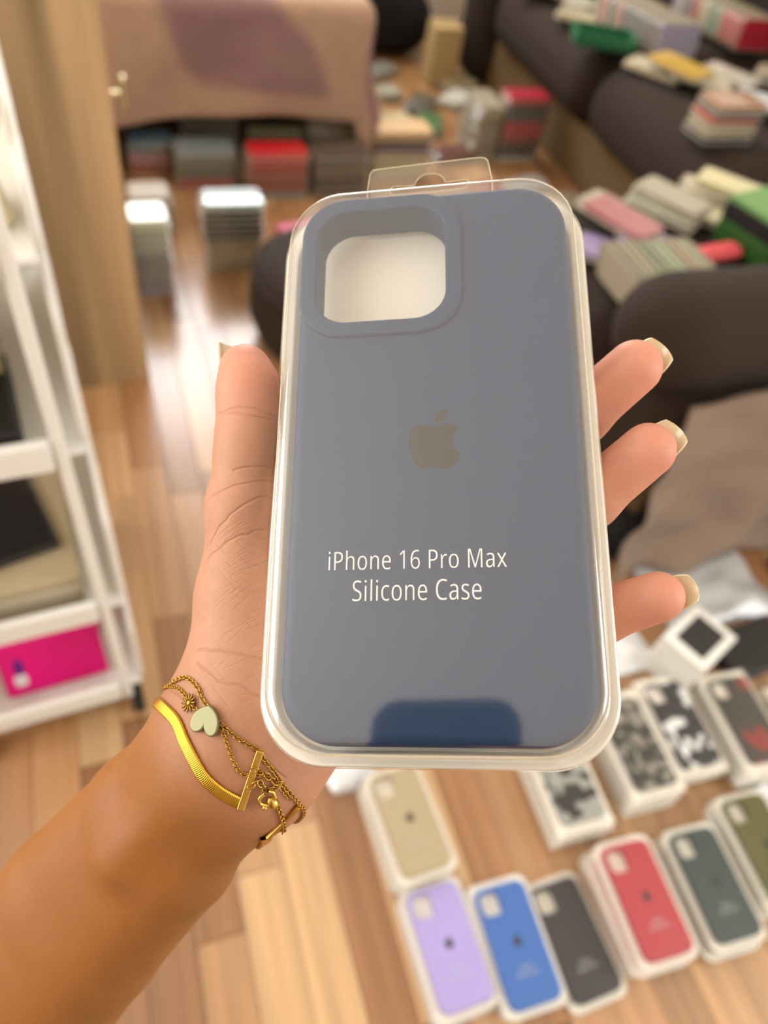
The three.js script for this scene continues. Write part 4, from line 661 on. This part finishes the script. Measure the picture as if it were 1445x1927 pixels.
// packages lying on the chaise seat and seat cushions
function lying(x, y, z, turn, c, word, where, w = 0.10, d = 0.175, tilt = 0) { const g = new THREE.Group(); g.name = numbered('stacked_case_package'); scene.add(g); const [a, b, cc] = gLay(w, d, 0.0175); part('backing_tray', a, M.smokyTray, g); part('case', b, plastic(c, 0.45), g); part('clear_cover', cc, M.clear, g); flat(g, x, y, z, turn); g.rotation.z = tilt; tag(g, `${word} packaged phone case ${where}`, 'phone case', 'packages lying on the sofa'); return g; }
const seatH = 0.412;
[['#b7ad97', 'pale khaki', 1.10, -1.36, 0.5, 0], ['#9c9a86', 'grey green', 1.20, -1.33, 0.62, 1], ['#cfc6a4', 'straw', 1.31, -1.36, 0.8, 0], ['#aaa48f', 'stone', 1.23, -1.35, 0.5, 2], ['#c0b59a', 'sand', 1.40, -1.40, 1.0, 1], ['#d9cf9e', 'pale yellow', 1.43, -1.39, 0.7, 2], ['#cdc39b', 'cream', 1.52, -1.34, 0.3, 0], ['#9a8cb8', 'lilac', 1.00, -1.19, 0.9, 0], ['#a397bd', 'lavender grey', 1.09, -1.18, 1.0, 1], ['#b06a72', 'dusty pink', 1.05, -1.27, 0.4, 2]].forEach(([c, w, x, z, t, l]) => lying(x, seatH + l * 0.0178 + 0.002, z, t, c, w, 'lying on the chaise seat'));
laid('red_pouch', new THREE.CapsuleGeometry(0.022, 0.085, 8, 18).rotateZ(Math.PI / 2).scale(1, 0.7, 1.2), plastic('#d9535a', 0.5), 1.235, seatH + 0.022, -1.155, 0.15, 'coral red rounded pouch on the chaise by the arm', 'pouch');
for (let i = 0; i < 11; i++) { const c = ['#7f7a62', '#8d8a6c', '#a49a7c', '#7d8a6c', '#6b7a58', '#8aa07f', '#9fb493', '#88775a', '#a98f66', '#97a583', '#7a6a4e'][i]; const g = lying(0.915 + i * 0.0185, seatH + 0.055, -1.06, 0.08, c, ['drab', 'khaki', 'buff', 'sage', 'moss', 'light green', 'mint', 'umber', 'ochre', 'celadon', 'brown'][i], 'standing in the row on the chaise', 0.15, 0.08); g.rotation.order = 'YXZ'; g.rotation.set(-0.2, Math.PI / 2, 0); g.rotation.z = 0; g.position.y = seatH + 0.044; g.userData.group = 'case packages standing in a row on the chaise'; }
{ const g = thing('green_carton', 'green and black carton on the chaise at the right edge', 'carton', [1.40, seatH + 0.003, -1.195]); g.rotation.y = 0.25; part('carton_body', rbox(-0.10, 0.10, 0, 0.055, -0.075, 0.075, 0.004, 2), plastic('#2f5d22', 0.5), g); part('black_band', rbox(-0.101, 0.101, 0.0555, 0.09, -0.076, 0.076, 0.004, 2), M.black, g); part('lid', rbox(-0.10, 0.10, 0.0905, 0.105, -0.075, 0.075, 0.004, 2), plastic('#6f9a5c', 0.5), g); }
// on the main seat: flat packs, a green tray and two rows of standing cases
const seat2 = 0.4305;
[['#cdbfa0', 'open pale', 1.69, -2.16, 0.6], ['#d8cfb4', 'ivory', 1.78, -2.05, 0.9], ['#d8b24a', 'ivory and yellow', 1.72, -2.09, 0.4], ['#d9d4c6', 'off-white', 1.95, -2.12, 0.5], ['#eceef0', 'bright white', 1.90, -1.87, 0.9], ['#c8b7a0', 'tan', 2.17, -2.12, 0.8], ['#f1f1f3', 'white', 2.19, -1.93, 0.3], ['#2a2b2e', 'black', 2.05, -1.93, 0.2], ['#b9ae90', 'straw', 1.66, -2.60, 0.9], ['#cfc9b8', 'grey white', 1.72, -2.78, 0.3], ['#c3bca6', 'stone', 1.62, -2.88, 0.5]].forEach(([c, w, x, z, t], i) => lying(x, seat2 + [0, 1, 2, 0, 1, 0, 1, 2, 0, 0, 1][i] * 0.0178, z, t, c, w, 'lying flat on the sofa seat', 0.12, 0.19));
{ const g = thing('green_tray', 'dark green shallow tray on the sofa seat', 'tray', [1.60, seat2 + 0.004, -2.36]); g.rotation.y = -0.35; part('tray_base', rbox(-0.10, 0.10, 0, 0.012, -0.06, 0.06, 0.004, 2), plastic('#0f4a2c', 0.45), g); part('tray_rim', merge([rbox(-0.10, 0.10, 0.0121, 0.04, 0.05, 0.06, 0.003, 2), rbox(-0.10, 0.10, 0.0121, 0.04, -0.06, -0.05, 0.003, 2), rbox(-0.10, -0.09, 0.0121, 0.04, -0.05, 0.05, 0.003, 2), rbox(0.09, 0.10, 0.0121, 0.04, -0.05, 0.05, 0.003, 2)]), plastic('#14603a', 0.45), g); }
[[1.742, -2.545, ['#e8e2d2', '#d9575c', '#e8e2d2', '#2a3550', '#dcd2c4', '#d97f86', '#8f949c', '#7a808b', '#9297a0', '#6d7480', '#8a8f99', '#70707c', '#847a8d', '#6e6478', '#8f8798'], 'first'], [2.117, -2.645, ['#b7a9c9', '#d9d2c2', '#8e9299', '#7f868f', '#c96a6e', '#b85c62', '#d8cbaa', '#cfc2a2', '#8fa392', '#7f9a88', '#9fae9b', '#d05a62', '#cf4a55', '#d8636b', '#c53c48', '#a3122a'], 'second']].forEach(([x, z, cs, w]) => cs.forEach((c, i) => {
  const g = lying(x + i * 0.005, seat2 + 0.054, z + i * 0.0195, 0, c, `${ordinal[i] === 'top' ? 'first' : ordinal[i] ?? (i === 14 ? 'fifteenth' : 'sixteenth')} upright`, `in the ${w} row on the sofa`, 0.165, 0.10); g.rotation.set(-0.22, 0, 0); g.userData.group = 'upright case packages on the sofa';
}));
// black bag and a cardboard box in the corner past the bed
{
  const g = thing('black_bag', 'black soft bag slumped between bed and sofa', 'bag', [1.20, 0, -3.55]);
  const f = (x, y, z) => smin(capsule([-0.12, 0.12, 0], [0.14, 0.13, 0.03], 0.14, 0.13)(x, y, z), capsule([0.02, 0.2, 0], [0.05, 0.33, -0.02], 0.13, 0.09)(x, y, z), 0.08);
  part('bag_body', nets((x, y, z) => Math.max(f(x, y, z), 0.001 - y), [-0.3, -0.03, -0.2], [0.32, 0.46, 0.22], 0.018), M.blackFabric, g);
  part('strap', new THREE.TubeGeometry(new THREE.CatmullRomCurve3([V(-0.08, 0.26, 0.09), V(0.0, 0.36, 0.13), V(0.1, 0.39, 0.09), V(0.15, 0.25, 0.10)]), 24, 0.012, 6), plastic('#7a1420', 0.7), g);
  const cb = thing('cardboard_box', 'tan cardboard box standing at the far sofa arm', 'box', [1.44, 0, -3.06]); cb.position.set(1.41, 0, -3.185); part('box_body', rbox(-0.06, 0.06, 0, 0.22, -0.05, 0.05, 0.003, 1), plastic('#b79d6c', 0.85), cb); part('flap', rbox(-0.06, 0.06, 0.2205, 0.224, -0.05, 0.0, 0.001, 1), plastic('#a98e60', 0.85), cb);
}
shade(scene);
renderer.render(scene, camera);
